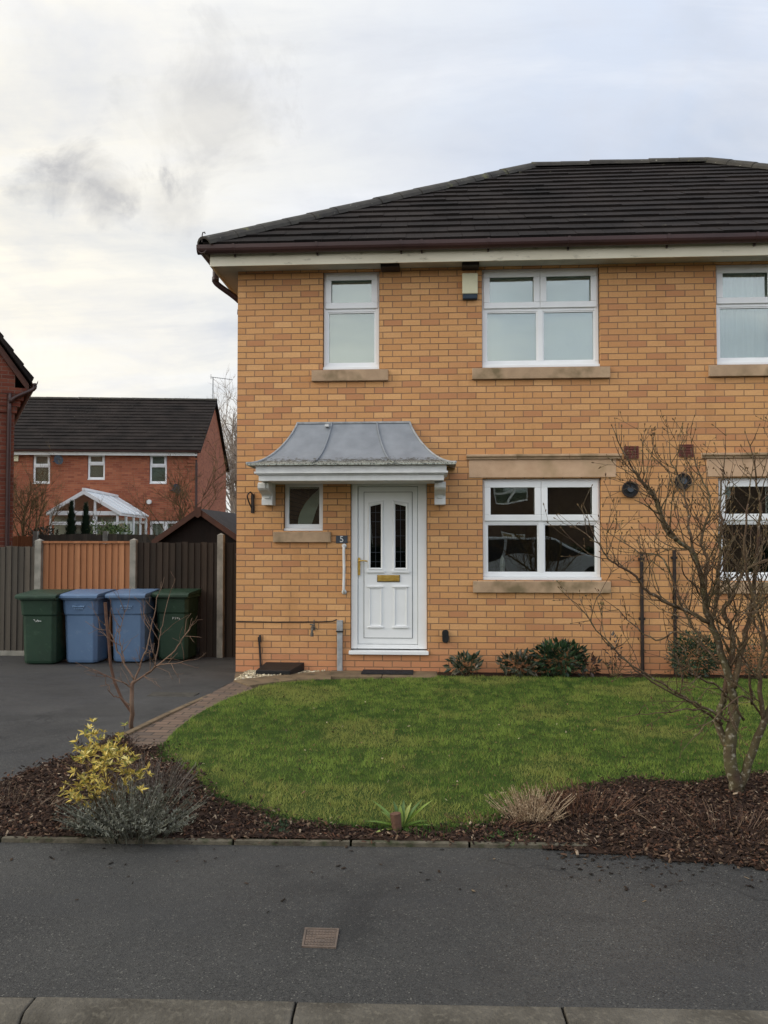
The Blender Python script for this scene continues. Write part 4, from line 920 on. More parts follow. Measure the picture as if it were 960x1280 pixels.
# ------------------------------------------------------------------ other houses
def gable_house(name, label, M0, w, d, zbase, ze, zr, wins, brick, tile_g=.3, aerial=False, wincurt='blind', over=.2):
    r = thing(name, label, 'house'); r.matrix_basis = M0
    hs = [(a-.01, b+.01, c-.04, e+.01) for a, b, c, e, s, t in wins]
    m = MB(); wall_holes(m, 0, w, zbase, ze, hs, 0, .06)
    m.quad((0, d, zbase), (0, d, ze), (w, d, ze), (w, d, zbase))
    for x in (0, w): m.add([(x, 0, zbase), (x, d, zbase), (x, d, ze), (x, d/2, zr-.05), (x, 0, ze)], [(0, 1, 2, 3, 4)])
    m.build('wall', MT[brick], r, True, fixn=False)
    m = MB(); m.box(.3, w-.3, 2.2, 2.3, zbase, ze); m.build('inner_wall', MT['inside'], r, True)
    m = MB(); sl_ = math.hypot(d/2+over, (zr-ze)*(1+over/(d/2))); zz0 = ze-(zr-ze)*over/(d/2)+.05; g_ = .12
    m.add([(-g_, -over, zz0), (w+g_, -over, zz0), (w+g_, d/2, zr), (-g_, d/2, zr), (-g_, d+over, zz0), (w+g_, d+over, zz0)], [(0, 1, 2, 3), (3, 2, 5, 4)])
    m.add([(-g_, -over, zz0-.09), (w+g_, -over, zz0-.09), (w+g_, d/2, zr-.09), (-g_, d/2, zr-.09), (-g_, d+over, zz0-.09), (w+g_, d+over, zz0-.09)], [(3, 2, 1, 0), (4, 5, 2, 3)])
    for x in (-g_, w+g_): m.add([(x, -over, zz0-.09), (x, -over, zz0), (x, d/2, zr), (x, d/2, zr-.09), (x, d+over, zz0), (x, d+over, zz0-.09)], [(0, 1, 2, 3), (3, 2, 4, 5)])
    u_ = Vector((0, d/2+over, zr-zz0)); tiles(m, (0, -over, zz0), (1, 0, 0), u_, Vector((1, 0, 0)).cross(u_), lambda s: -g_, lambda s: w+g_, u_.length, tile_g)
    rf = m.build('roof', MT['tile'], r, True, fixn=False)
    m = MB(); capline(m, (-g_, d/2, zr+.02), (w+g_, d/2, zr+.02), .12); m.build('ridge_capping', MT['ridge'], rf, True)
    m = MB(); m.box(0, w, -over-.012, -over+.01, zz0-.2, zz0-.02); m.build('fascia', MT['plainwhite'], r, True)
    m = MB(); trough(m, (-.1, -over-.014, zz0-.02), (w+.1, -over-.014, zz0-.02), (0, -1, 0), .055, .07); m.build('gutter', MT['gutter'], r, True)
    for a, b, c, e, s, t in wins: window(r, a, b, c, e, s, .05, t, True, behind=wincurt)
    return r, zz0
# rear house
ang = R(7.1); RCf = D(247, 640, 30.); RCf.z = 0; fd = Vector((math.cos(ang), math.sin(ang), 0)); fn = Vector((-fd.y, fd.x, 0)); WB = 13.5
o0 = RCf-fd*WB; M0 = Matrix.Translation(o0) @ Matrix.Rotation(ang, 4, 'Z'); Mi = M0.inverted()
def LB_(px, py): return Mi @ PL(px, py, RCf, fn)
zeR = LB_(200, 565).z; zrR = (Mi @ PL(200, 500, RCf+fn*4, fn)).z
wr = []
for x0, x1, y0, y1 in ((41, 62.5, 567, 603.5), (109.5, 131, 567, 598.5), (187, 208.5, 567, 603.5)):
    a, b = LB_(x0, y1), LB_(x1, y0); wr.append((a.x, b.x, a.z, b.z, '1x2', (a.z+b.z)/2+.08))
a, b = LB_(187, 665), LB_(226, 651); wr.append((a.x, b.x, a.z-1.0, b.z, '2x2', a.z-.4))
rear, zz0 = gable_house('brick_house', 'red brick house with black tile roof beyond the garden fence', M0, WB, 8., -.5, zeR+.12, zrR, wr, 'redbrick')
def lp_(name, mat, f, **k): m = MB(); f(m); return m.build(name, MT[mat], rear, True, **k)
a = LB_(20, 572); lp_('alarm_box', 'cream', lambda m: m.box(a.x-.1, a.x+.1, -.08, -.001, a.z-.14, a.z+.14), bevel=.01)
for c in ((75.5, 571.5), (222, 607.5)):
    q = LB_(c[0], c[1]+4)
    def dish(m):
        n = 14; ce = Vector((q.x, -.22, q.z)); ax = Vector((.55, -.8, .25)).normalized(); s1 = ax.cross(Vector((0, 0, 1))).normalized(); s2 = s1.cross(ax); vs = [ce-ax*.05]
        for rr, dp_ in ((.07, -.02), (.14, .005), (.165, .02)):
            for k in range(n): w_ = 2*math.pi*k/n; vs.append(ce+ax*dp_+(s1*math.cos(w_)+s2*math.sin(w_)*1.15)*rr)
        fs = [(0, 1+k, 1+(k+1) % n) for k in range(n)]
        for j in range(2): fs += [(1+j*n+k, 1+j*n+(k+1) % n, 1+(j+1)*n+(k+1) % n, 1+(j+1)*n+k) for k in range(n)]
        m.add(vs, fs); m.tube([ce-ax*.05, Vector((q.x-.2, -.1, q.z-.05)), Vector((q.x-.25, 0, q.z-.05))], .02, 6); m.tube([ce-s2*.16, ce+ax*.25-s2*.06], .01, 5); m.tube([ce+ax*.22-s2*.06, ce+ax*.28-s2*.06], .025, 8)
    lp_('satellite_dish', 'slate', dish)
q = LB_(187, 627.5); lp_('boiler_flue', 'plainwhite', lambda m: m.tube([(q.x, -.14, q.z), (q.x, 0, q.z)], .085, 12))
q = LB_(245.5, 600); lp_('downpipe', 'gutter', lambda m: m.tube([(q.x, -.04, -.4), (q.x, -.04, zz0-.3), (q.x, -.2, zz0-.1)], .04, 8))
lp_('eave_corbel', 'redbrick', lambda m: [m.box(WB-.42+.05*i, WB+.002*i-.002, -.03-.035*i, -.001, zz0-.55+.11*i, zz0-.445+.11*i) for i in range(4)])
at = M0 @ Vector((WB-.05, 4., zrR)); am = D(268.5, 471, (at-CAM).dot(VF)).z
def aer(m):
    hh = am; m.tube([(WB-.05, 4, zrR), (WB-.05, 4, hh)], .018, 5); m.tube([(WB-.15, 4.0, hh), (WB+.75, 3.9, hh-.12)], .012, 4)
    for i in range(9): x = WB-.05+i*.095; m.tube([(x, 3.86, hh-.02-i*.0125-.0), (x, 4.1, hh-.02-i*.0125)], .006, 4)
    m.tube([(WB-.13, 3.95, hh-.1), (WB-.13, 3.95, hh+.1)], .01, 4)
m = MB(); aer(m); m.build('tv_aerial', MT['slate'], rear, True)
# neighbour at the left, gable towards the street
NY = P(17, 600, 5.2); nz = P(30, 458, 5.0).z; NX = NY.x; NW = 6.
nb = thing('brick_house', 'dark red brick gable house at the left edge of the view', 'house', (NX, 5.2, 0), R(31))
pitch = math.tan(R(54)); nzr = nz+NW/2*pitch; DN = 8.
m = MB(); m.add([(-NW, 0, -.4), (0, 0, -.4), (0, 0, nz), (-NW/2, 0, nzr), (-NW, 0, nz)], [(0, 1, 2, 3, 4)]); m.quad((0, 0, -.4), (0, DN, -.4), (0, DN, nz), (0, 0, nz)); m.quad((-NW, 0, -.4), (-NW, 0, nz), (-NW, DN, nz), (-NW, DN, -.4))
m.add([(-NW, DN, -.4), (-NW, DN, nz), (-NW/2, DN, nzr), (0, DN, nz), (0, DN, -.4)], [(0, 1, 2, 3, 4)])
m.build('wall', MT['redbrick2'], nb, True, fixn=False)
m = MB(); ov = .28; ge = -.14
for s in (-1, 1):
    ax = -NW/2; ex = ax+s*(NW/2+ov); ezz = nz-ov*pitch+.1+.12
    m.prism([(ax, ge, nzr+.22), (ex, ge, ezz), (ex, ge, ezz-.1), (ax, ge, nzr+.12)], (0, DN+.3, 0))
    upx = Vector((-s*(NW/2+ov), 0, nzr+.22-ezz)); al = Vector((0, 1, 0)) if s > 0 else Vector((0, -1, 0))
    tiles(m, (ex, 0, ezz), al, upx, al.cross(upx), (lambda q: ge) if s > 0 else (lambda q: -DN-.2), (lambda q: DN+.2) if s > 0 else (lambda q: -ge), upx.length, .3)
m.build('roof', MT['tile'], nb, True)
for s in (-1, 1):
    m = MB(); ax = -NW/2; ex = ax+s*(NW/2+ov-.04); e2 = nz-ov*pitch+.1
    m.prism([(ax, -.06, nzr+.1), (ex, -.06, e2), (ex, -.06, e2-.16), (ax, -.06, nzr-.12)], (0, .055, 0)); m.build('bargeboard', MT['barge'], nb, True)
m = MB(); gz = nz-ov*pitch+.16; trough(m, (ov, ge-.05, gz), (ov, DN+.2, gz), (1, 0, 0), .055, .09); m.build('gutter', MT['gutter'], nb, True)
m = MB(); [m.box(-.3, .04+.055*i, -.03-.012*i, .4, gz-.62+.12*i, gz-.505+.12*i) for i in range(4)]; m.build('eave_corbel', MT['redbrick2'], nb, True)
m = MB(); m.tube(smooth_pts([(ov+.05, -.1, gz-.05), (ov+.03, -.12, gz-.16), (-.0, -.12, gz-.34), (-.08, -.1, gz-.45), (-.1, -.08, gz-.6), (-.1, -.06, -.3)], 4), .04, 8); m.build('downpipe', MT['gutter'], nb, True, smooth=True)
# conservatory
CM = Matrix.Translation(D(62, 640, 25.5)) @ Matrix.Rotation(ang, 4, 'Z'); CM.translation.z = 0
ci = CM.inverted(); cn = fn; co_ = CM.translation.copy()
def LC(px, py): return ci @ PL(px, py, co_, cn)
cw = LC(148, 639).x; ce = LC(100, 640).z; ca = LC(105, 612.5).z; cd = 3.9
cons = thing('conservatory', 'white framed glass conservatory with pitched roof on the rear house', 'conservatory'); cons.matrix_basis = CM
m = MB(); m.box(0, cw, 0, cd, -.5, ce-.95); m.build('dwarf_wall', MT['redbrick'], cons, True)
m = MB()
for x in [0, cw*.34, cw*.66, cw]: m.box(x-.06 if x else 0, x+.06 if x < cw else cw, -.02, .05, ce-.95, ce)
m.box(-.02, cw+.02, -.03, .06, ce-.98, ce-.9); m.box(-.03, cw+.03, -.035, .07, ce-.1, ce+.03); m.box(0, cw, -.022, .052, ce-.4, ce-.3)
for y in (1.0, 2., 3., cd): m.box(cw-.05, cw+.02, y-.05, y+.05, ce-.95, ce); m.box(-.02, .05, y-.05, y+.05, ce-.95, ce)
m.box(cw-.06, cw+.03, .0, cd, ce-.1, ce+.03); m.box(cw-.05, cw+.025, .0, cd, ce-.98, ce-.9); m.box(-.03, .06, .0, cd, ce-.1, ce+.03)
for s in (-1, 1):
    ex = cw/2+s*(cw/2+.08); m.prism([(cw/2, -.07, ca), (ex, -.07, ce), (ex, -.07, ce-.11), (cw/2, -.07, ca-.13)], (0, .12, 0))
    for y in [.9, 1.8, 2.7, cd-.05]: m.prism([(cw/2, y, ca+.01), (ex, y, ce+.01), (ex, y, ce-.04), (cw/2, y, ca-.04)], (0, .06, 0))
for x in (cw*.34, cw*.66): m.box(x-.035, x+.035, -.03, .03, ce, ce+(ca-ce)*.62)
m.box(cw/2-.05, cw/2+.05, -.08, cd, ca-.02, ca+.06); m.build('frame', MT['upvc'], cons, True)
m = MB(); m.quad((0.01, .02, ce-.95), (cw-.01, .02, ce-.95), (cw-.01, .02, ce), (.01, .02, ce)); m.add([(0, .02, ce), (cw, .02, ce), (cw/2, .02, ca-.05)], [(0, 1, 2)]); m.quad((cw-.01, .03, ce-.95), (cw-.01, cd, ce-.95), (cw-.01, cd, ce), (cw-.01, .03, ce)); m.build('pane', MT['glass'], cons, True, fixn=False)
MT['poly'] = M_noise('polycarbonate', S(214,220,222), S(196,204,208), 3, .35, 0)
m = MB(); m.box(.06, cw-.06, .25, .27, ce-.9, ce-.12); m.box(cw-.3, cw-.28, .3, cd-.1, ce-.9, ce-.12); m.build('blind', MT['blind'], cons, True)
m = MB()
for s in (-1, 1): ex = cw/2+s*(cw/2+.06); m.prism([(cw/2, .0, ca-.01), (ex, .0, ce-.01), (ex, .0, ce-.026), (cw/2, .0, ca-.026)], (0, cd-.01, 0))
m.build('roof_panel', MT['poly'], cons, True)
# middle fence between the gardens
MY = 11.5; mf = thing('garden_fence', 'far grey picket board fence in front of the conservatory', 'fence', (0, MY, 0)); fxx = lambda px: P(px, 670, MY).x
m = MB(); boards(m, fxx(46), fxx(190)+2, -.4, P(100, 668, MY).z, MY, .14, .01); m.build('fence_panel', MT['oldwood'], mf)
m = MB(); boards(m, fxx(-20), fxx(45), -.4, P(20, 670, MY).z, MY, .1); m.build('fence_panel', MT['newwood'], mf, label='orange brown panel')
for px in (45.5, 132.5): m = MB(); m.box(fxx(px)-.06, fxx(px)+.06, MY-.08, MY+.03, -.4, P(px, 664, MY).z); m.build('fence_post', MT['conc'], mf)
# houses across the street (seen in the window reflections)
for nm, x, lab in ((0, -8.2, 'brown brick house across the street opposite the lawn'), (1, 6.2, 'brown brick house across the street opposite the bare tree'), (0, 20.6, 'brown brick house across the street furthest to the right')):
    w_ = 14.; M1 = Matrix.Translation((x+w_, -33-nm*.5, 0)) @ Matrix.Rotation(math.pi, 4, 'Z')
    wn_ = [(1.2, 2.6, .9, 2.1, '2x2', 1.7), (5, 5.9, 3.6, 4.7, '1x2', 4.3), (1.2, 2.6, 3.5, 4.7, '2x2', 4.3), (9, 10.4, .9, 2.1, '2x2', 1.7), (9, 10.4, 3.5, 4.7, '2x2', 4.3)]
    gable_house('brick_house', lab, M1, w_, 8., -.5, 5., 7.7, wn_, 'brownbrick')

hy = -21.
for hx0, hx1, lab in ((-6, 9.5, 'clipped green hedge across the street, left of the gap'), (11.5, 26, 'clipped green hedge across the street, right of the gap')):
    r = thing('hedge', lab, 'hedge', ((hx0+hx1)/2, hy, 0)); m = MB(); rn = random.Random(int(hx0)); L_ = hx1-hx0
    for i in range(6000):
        fc = rn.random(); x = rn.uniform(hx0, hx1); z = rn.uniform(.02, 1.35); y = hy+.35+rn.gauss(0, .05)
        if fc > .75: z = 1.35+rn.gauss(0, .05); y = rn.uniform(hy-.35, hy+.35)
        t_ = Vector((rn.gauss(0, .6), 1+rn.gauss(0, .4), rn.gauss(.3, .5))).normalized(); b_ = t_.cross(Vector((0, 0, 1))).normalized(); s_ = rn.uniform(.08, .16); k = rn.uniform(.6, 1.3)
        m.add([Vector((x, y, z))-b_*s_*.4, Vector((x, y, z))+b_*s_*.4, Vector((x, y, z))+t_*s_], [(0, 1, 2)], tuple(v*k for v in S(48,64,38)))
    m.box(hx0, hx1, hy-.35, hy+.33, 0, 1.33, None, S(34,40,26)); m.build('foliage', MT['leaf'], r, fixn=False)
car = thing('parked_car', 'light grey people carrier parked across the street', 'car', (3.2, -15.6, 0)); MT['carpaint'] = M_noise('car paint', S(170,174,178), S(160,164,168), 2, .3, 0, 20, .5)
cx0, cy0 = 3.2, -15.6
m = MB(); pr = [(-2.2, .3), (2.2, .3), (2.25, .75), (2.1, .95), (1.25, 1.05), (.5, 1.6), (.2, 1.68), (-1.7, 1.66), (-2.1, 1.45), (-2.25, .9)]
m.prism([(cx0+x, cy0-.85, z) for x, z in pr], (0, 1.7, 0)); m.build('body', MT['carpaint'], car, bevel=.06)
for pts in ([(1.05, 1.08), (.45, 1.55), (-.15, 1.58), (-.15, 1.05)], [(-.25, 1.05), (-.25, 1.58), (-1.15, 1.57), (-1.15, 1.04)], [(-1.25, 1.04), (-1.25, 1.57), (-1.75, 1.55), (-2.05, 1.05)]):
    m = MB(); m.prism([(cx0+x, cy0+.852, z) for x, z in pts], (0, .008, 0)); m.build('side_window', MT['black'], car)
for x in (-1.4, 1.4):
    for sy in (-1, 1):
        m = MB(); m.tube([(cx0+x, cy0+sy*.7, .33), (cx0+x, cy0+sy*.9, .33)], .33, 24); wl = m.build('wheel', MT['rubber'], car); m = MB(); m.tube([(cx0+x, cy0+sy*.9, .33), (cx0+x, cy0+sy*.915, .33)], .2, 16); m.build('rim', MT['steel'], wl)
for sx in (2.2,): m = MB(); m.box(cx0+2.12, cx0+2.27, cy0+.5, cy0+.8, .68, .84); m.build('headlight', MT['plainwhite'], car); m = MB(); m.box(cx0+2.12, cx0+2.27, cy0-.8, cy0-.5, .68, .84); m.build('headlight', MT['plainwhite'], car)
# ------------------------------------------------------------------ plants
def leafcloud(n, ce, rad, size, cols, up=.3, aspect=2.4, core=.35, rnd=random, shape=None):
    m = MB(); ce = Vector(ce)
    for i in range(n):
        while True:
            d = Vector((rnd.uniform(-1, 1), rnd.uniform(-1, 1), rnd.uniform(-1, 1)))
            if .05 < d.length < 1: break
        r = (core+(1-core)*rnd.random()**.6); d = d.normalized()*r
        d *= 1+.25*mnoise.noise(Vector((d.x*3, d.y*3, d.z*3+ce.x)))
        p = ce+Vector((d.x*rad[0], d.y*rad[1], d.z*rad[2]))
        t = (d.normalized()+Vector((rnd.gauss(0, .5), rnd.gauss(0, .5), up+rnd.gauss(0, .4)))).normalized(); s = size*rnd.uniform(.6, 1.3)
        b = t.cross(Vector((rnd.gauss(0, 1), rnd.gauss(0, 1), rnd.gauss(0, 1)))).normalized(); nn_ = t.cross(b); w = s/aspect/2
        c = cols[rnd.randrange(len(cols))]; k = rnd.uniform(.75, 1.25); c = tuple(x*k for x in c)
        m.add([p, p+t*s*.45+b*w+nn_*w*.35, p+t*s, p+t*s*.45-b*w+nn_*w*.35], [(0, 1, 2), (0, 2, 3)], c)
    return m
class Tree:
    def __init__(s, seed): s.r = random.Random(seed); s.m = MB(); s.t = MB(); s.buds = MB()
    def limb(s, pts, r0, r1, mesh=None, n=7):
        pts = smooth_pts(pts, 4); L = len(pts)
        pts = [p+Vector((s.r.gauss(0, .004), s.r.gauss(0, .004), s.r.gauss(0, .004))) if 0 < i < L-1 else p for i, p in enumerate(pts)]
        rad = [r0+(r1-r0)*i/(L-1) for i in range(L)]; (mesh or s.m).tube(pts, rad, n); return pts, rad
    def twig(s, p, d, L, r, lev, upb=.25, dens=1., bud=True, wig=.28, spread=1.):
        rnd = s.r; n = max(3, int(L/.045)); pts = [p]; q = p; d = d.normalized(); st = L/n
        for i in range(n):
            d = (d+Vector((rnd.gauss(0, wig), rnd.gauss(0, wig), rnd.gauss(0, wig*.8)))*.5+Vector((0, 0, upb*.25))).normalized(); q = q+d*st; pts.append(q)
        s.t.tube(pts, [r+(max(.0014, r*.35)-r)*i/n for i in range(n+1)], 4 if r < .006 else 5)
        if bud:
            e = pts[-1]; dd = (pts[-1]-pts[-2]).normalized(); b = rnd.uniform(.003, .0052)
            s.buds.tube([e-dd*.004, e+dd*b*1.4, e+dd*b*3.4], [b*.45, b, b*.12], 5)
            if lev == 0 and rnd.random() < .5:
                k = pts[rnd.randrange(1, len(pts))]; s.buds.tube([k, k+Vector((rnd.gauss(0, .01), rnd.gauss(0, .01), .012))], [.0045, .001], 4)
        if lev > 0:
            k = max(1, int(L*9*dens+rnd.random()))
            for i in range(k):
                j = rnd.randrange(max(1, n//5), n+1); dd = (pts[j]-pts[j-1]).normalized()
                sd = dd.orthogonal().normalized(); sd.rotate(Matrix.Rotation(rnd.uniform(0, 6.28), 3, dd))
                s.twig(pts[j], dd*rnd.uniform(.5, 1)+sd*rnd.uniform(.5, 1.1)*spread+Vector((0, 0, .25*upb)), L*rnd.uniform(.3, .6), r*.55, lev-1, upb, dens, bud, wig, spread)
# magnolia-like bare tree, right front
b0 = G(922, 1000); BY = b0.y
T = Tree(11); DENS = 1.1
mt = thing('bare_tree', 'multi-stemmed bare tree with lichened bark on the right of the front bed', 'tree', (b0.x, b0.y, 0))
def pp(l, y0, y1): return [P(x, y, BY+y0+(y1-y0)*i/(len(l)-1)) for i, (x, y) in enumerate(l)]
def limb(l, y0, y1, r0, r1, tw=8, tl=.45, up=.5, trunk=False, lev=2):
    pts, rad = T.limb(pp(l, y0, y1), r0, r1, None if trunk else T.t)
    for i in range(int(tw*DENS)):
        j = T.r.randrange(len(pts)//3 if trunk else 2, len(pts)-1); dd = (pts[j+1]-pts[j-1]).normalized(); sd = dd.orthogonal().normalized(); sd.rotate(Matrix.Rotation(T.r.uniform(0, 6.28), 3, dd))
        T.twig(pts[j], dd*.7+sd*.9, tl*T.r.uniform(.5, 1.1), max(.0035, rad[j]*.42), lev, up, .85)
    dd = (pts[-1]-pts[-2]); T.twig(pts[-1], dd, tl*.7, r1, 1, up, 1.)
T.limb([G(922, 1002, -.05), P(921, 985, BY), P(912, 945, BY), P(916, 905, BY), P(917, 880, BY+.02)], .047, .03, n=12)
T.limb([P(925, 985, BY+.0), P(938, 945, BY-.02), P(950, 915, BY-.04), P(965, 880, BY-.05)], .03, .02, n=8)
T.limb([P(912, 940, BY), P(898, 905, BY+.03), P(905, 870, BY+.05)], .026, .018, n=8)
limb([(917, 880), (912, 850), (897, 805), (884, 765), (879, 735), (868, 694), (846, 675)], .02, .0, .027, .012, 12, .5, .5, True)
limb([(846, 675), (830, 659), (825, 635), (816, 616), (803, 602), (789, 583)], 0, -.1, .015, .006, 13, .4)
limb([(886, 778), (852, 761), (827, 751), (808, 738), (795, 721), (773, 708), (757, 694), (746, 676)], 0, -.25, .013, .004, 17, .34)
limb([(903, 905), (868, 880), (828, 854), (792, 832), (754, 797), (727, 762)], 0, -.3, .009, .003, 10, .3, .3)
limb([(914, 904), (890, 890), (868, 879), (843, 867), (806, 846), (768, 812), (752, 796)], 0, -.45, .0095, .003, 10, .28, .4)
limb([(880, 884), (868, 887), (830, 890), (793, 894)], -.1, -.3, .006, .002, 3, .16, .1, lev=1)
limb([(905, 870), (917, 800), (905, 765), (917, 743), (930, 713), (960, 700)], .05, -.1, .02, .007, 13, .4)
limb([(890, 780), (895, 746), (899, 700), (901, 660), (900, 620), (904, 590)], .05, .25, .014, .005, 14, .36)
limb([(879, 735), (884, 700), (876, 680), (884, 650), (887, 621), (873, 589)], .0, .12, .012, .005, 13, .34)
limb([(868, 694), (862, 660), (858, 630), (850, 600), (838, 575)], 0, .2, .009, .004, 11, .34)
limb([(917, 860), (930, 800), (940, 760), (945, 700), (950, 640), (945, 600)], .0, .2, .02, .006, 15, .45)
limb([(965, 880), (975, 820), (990, 740), (1000, 660), (1010, 590)], -.05, .1, .022, .007, 12, .5)
limb([(955, 900), (948, 850), (955, 800), (940, 740), (930, 690), (935, 630)], -.04, -.35, .015, .005, 15, .42)
limb([(965, 880), (1000, 830), (1050, 760), (1100, 700)], -.05, -.2, .02, .006, 10, .5)
limb([(930, 900), (900, 860), (880, 850), (850, 830), (835, 800)], .0, -.3, .008, .003, 9, .3, .2)
limb([(940, 880), (935, 830), (915, 800), (925, 760)], .0, -.4, .009, .003, 10, .3, .4)
limb([(955, 900), (930, 870), (890, 900), (860, 930)], .0, -.45, .007, .002, 7, .26, .1)
limb([(885, 800), (860, 775), (830, 700), (800, 690), (770, 672)], .0, .3, .009, .003, 11, .3)
limb([(900, 830), (870, 800), (845, 790), (820, 800), (790, 780), (770, 760)], .02, .25, .009, .003, 8, .26)
T.m.build('trunk', MT['bark'], mt, smooth=True); T.t.build('branches', MT['limb'], mt, smooth=True, fixn=False); tb = T.buds.build('buds', MT['twig'], mt, fixn=False); tb['kind'] = 'stuff'
# small tree, left
b1 = G(165, 914); BY = b1.y; T = Tree(5); DENS = 1.3
mt = thing('small_tree', 'small leafless tree with slender stems behind the yellow shrub', 'tree', (b1.x, b1.y, 0))
T.limb([G(165, 916, -.05), P(165, 885, BY), P(165, 860, BY), P(168, 850, BY)], .02, .015, n=8)
def lm(l, y0, y1, r0, r1, tw, tl=.22, lev=1): limb(l, y0, y1, r0, r1, tw, tl, .4, False, lev)
lm([(165, 860), (159, 856), (134, 845), (116, 837)], 0, -.1, .008, .003, 4); lm([(168, 850), (156, 830), (146, 810), (141, 796), (130, 780)], 0, .1, .008, .003, 6)
lm([(168, 850), (175, 834), (183, 812), (187, 796), (192, 770), (198, 743)], 0, .0, .009, .003, 5); lm([(190, 838), (195, 827), (199, 800), (203, 781), (212, 743)], .02, .1, .006, .0025, 4)
lm([(168, 852), (194, 834), (219, 812), (228, 798), (237, 787)], 0, -.1, .009, .003, 7); lm([(180, 845), (200, 831), (220, 829), (240, 825)], 0, -.2, .006, .002, 4)
lm([(156, 828), (150, 800), (152, 780), (160, 755)], .02, .2, .005, .002, 6); lm([(165, 884), (150, 872), (140, 868), (132, 852)], 0, -.1, .007, .003, 1, .1)
T.m.build('trunk', MT['twig2'], mt, smooth=True); T.t.build('branches', MT['twig2'], mt, smooth=True, fixn=False)
m = MB(); m.tube([P(x, y, BY+.06) for x, y in ((164, 890), (152, 873), (143, 852), (138, 830), (136, 800), (133, 775), (131.5, 753))], [.011, .012, .012, .0125, .013, .014, .0145], 8); m.build('cut_stem', MT['stub'], mt, label='thick reddish cut off stem')
# yellow variegated shrub
def shrub(name, label, cat, base, mesh, mat, stems=0, hgt=.3, smat='twig', sname='stem', seed=1, group=None):
    r = thing(name, label, cat, base, 0, group); mesh.build('foliage', MT[mat], r, fixn=False)
    if stems:
        T2 = Tree(seed)
        for i in range(stems):
            a = T2.r.uniform(0, 6.28); T2.twig(Vector(base)+Vector((math.cos(a)*.03, math.sin(a)*.03, -.01)), Vector((math.cos(a)*.45, math.sin(a)*.45, 1)), hgt*T2.r.uniform(.7, 1.1), .006, 1, .3, .6, False)
        T2.t.build(sname, MT[smat], r, fixn=False)
    return r
rr = random.Random(3); yb = G(130, 1030); ym = MB(); ycol = [S(226,202,104), S(240,224,146), S(196,170,78), S(186,164,84), S(128,132,62), S(150,140,70)]
for cx, cy, n in ((118, 920, 5), (104, 945, 8), (140, 942, 10), (128, 962, 7), (100, 985, 9), (125, 975, 10), (158, 968, 6), (160, 945, 6), (112, 1000, 6), (92, 990, 5), (148, 925, 3), (116, 935, 6), (170, 970, 3)):
    for i in range(max(8, int(n*2.1))):
        c = P(cx+rr.gauss(0, 7), cy+rr.gauss(0, 9), yb.y+rr.gauss(0, .09)); k = rr.randint(5, 9)                      # whorls of leaves
        ax = Vector((rr.gauss(0, .6), rr.gauss(0, .6), 1)).normalized()
        for j in range(k):
            a = j*2.4+rr.random(); o1 = ax.orthogonal().normalized(); o1.rotate(Matrix.Rotation(a, 3, ax)); t_ = (o1+ax*rr.uniform(.1, .9)).normalized(); b_ = t_.cross(ax).normalized(); s_ = rr.uniform(.022, .05); w_ = s_*rr.uniform(.12, .22)
            nn_ = b_.cross(t_); cc = rr.choice(ycol); kk = rr.uniform(.8, 1.15); cc = tuple(v*kk for v in cc)
            ym.add([c, c+t_*s_*.45+b_*w_+nn_*.004, c+t_*s_, c+t_*s_*.45-b_*w_+nn_*.004], [(0, 1, 2), (0, 2, 3)], cc)
shrub('yellow_shrub', 'small shrub with bright yellow variegated leaves in the left of the bed', 'shrub', yb, ym, 'leaf', 9, .42, seed=4)
# grey lavender: many upright fine stems with tiny leaves
def spray(name, label, cat, ce, nst, L, spread, cols, leafs=16, ls=.012, mat='leaf', rx=.18, ry=.12, tipc=None, seed=0, w=.0016, lean=.55, sname='sprigs', stemc=None):
    rn = random.Random(seed); m = MB(); ce = Vector(ce); r = thing(name, label, cat, ce)
    for i in range(nst):
        a = rn.uniform(0, 6.28); q = rn.random()**.6; o = ce+Vector((math.cos(a)*q*rx, math.sin(a)*q*ry, 0)); d = Vector((math.cos(a)*q*lean, math.sin(a)*q*lean*.8, 1)).normalized(); Ls = L*rn.uniform(.5, 1.05)*(1-.25*q)
        pts = [o+d*Ls*t+Vector((math.cos(a), math.sin(a), -.3))*(spread*t*t*q*.3)+Vector((rn.gauss(0, .006), rn.gauss(0, .006), 0)) for t in (0, .33, .66, 1)]
        c = stemc or cols[rn.randrange(len(cols))]; m.tube(pts, [w*1.4, w*1.2, w, w*.8], 3, False, c)
        for k in range(leafs):
            t = rn.uniform(.2, 1)**.8; s = pts[0].lerp(pts[-1], t) if False else pts[min(2, int(t*3))].lerp(pts[min(3, int(t*3)+1)], t*3-min(2, int(t*3)))
            u_ = Vector((rn.gauss(0, 1), rn.gauss(0, 1), rn.gauss(.9, .5))).normalized(); b_ = u_.cross(d).normalized() if u_.cross(d).length > .01 else Vector((1, 0, 0)); s2 = ls*rn.uniform(.6, 1.4)
            cc = tipc if (tipc and t > .85) else cols[rn.randrange(len(cols))]; kk = rn.uniform(.75, 1.25); cc = tuple(v*kk for v in cc)
            m.add([s, s+u_*s2*.5+b_*s2*.14, s+u_*s2, s+u_*s2*.5-b_*s2*.14], [(0, 1, 2, 3)], cc)
    m.build(sname, MT[mat], r, fixn=False); return r
gcol = [S(104,106,94), S(128,128,114), S(84,86,72), S(96,94,84), S(66,66,50)]
spray('lavender_bush', 'grey green lavender bush beside the pavement below the yellow shrub', 'shrub', G(165, 1046), 340, .31, .3, gcol, 20, .02, rx=.22, ry=.12, seed=1, lean=.7)
spray('lavender_bush', 'wispy brown grey lavender behind the larger grey bush, touching the lawn edge', 'shrub', G(188, 1000), 170, .30, .2, [S(104,92,84), S(92,88,80), S(122,112,104), S(76,66,56)], 14, .014, rx=.2, ry=.14, seed=2, lean=.6)
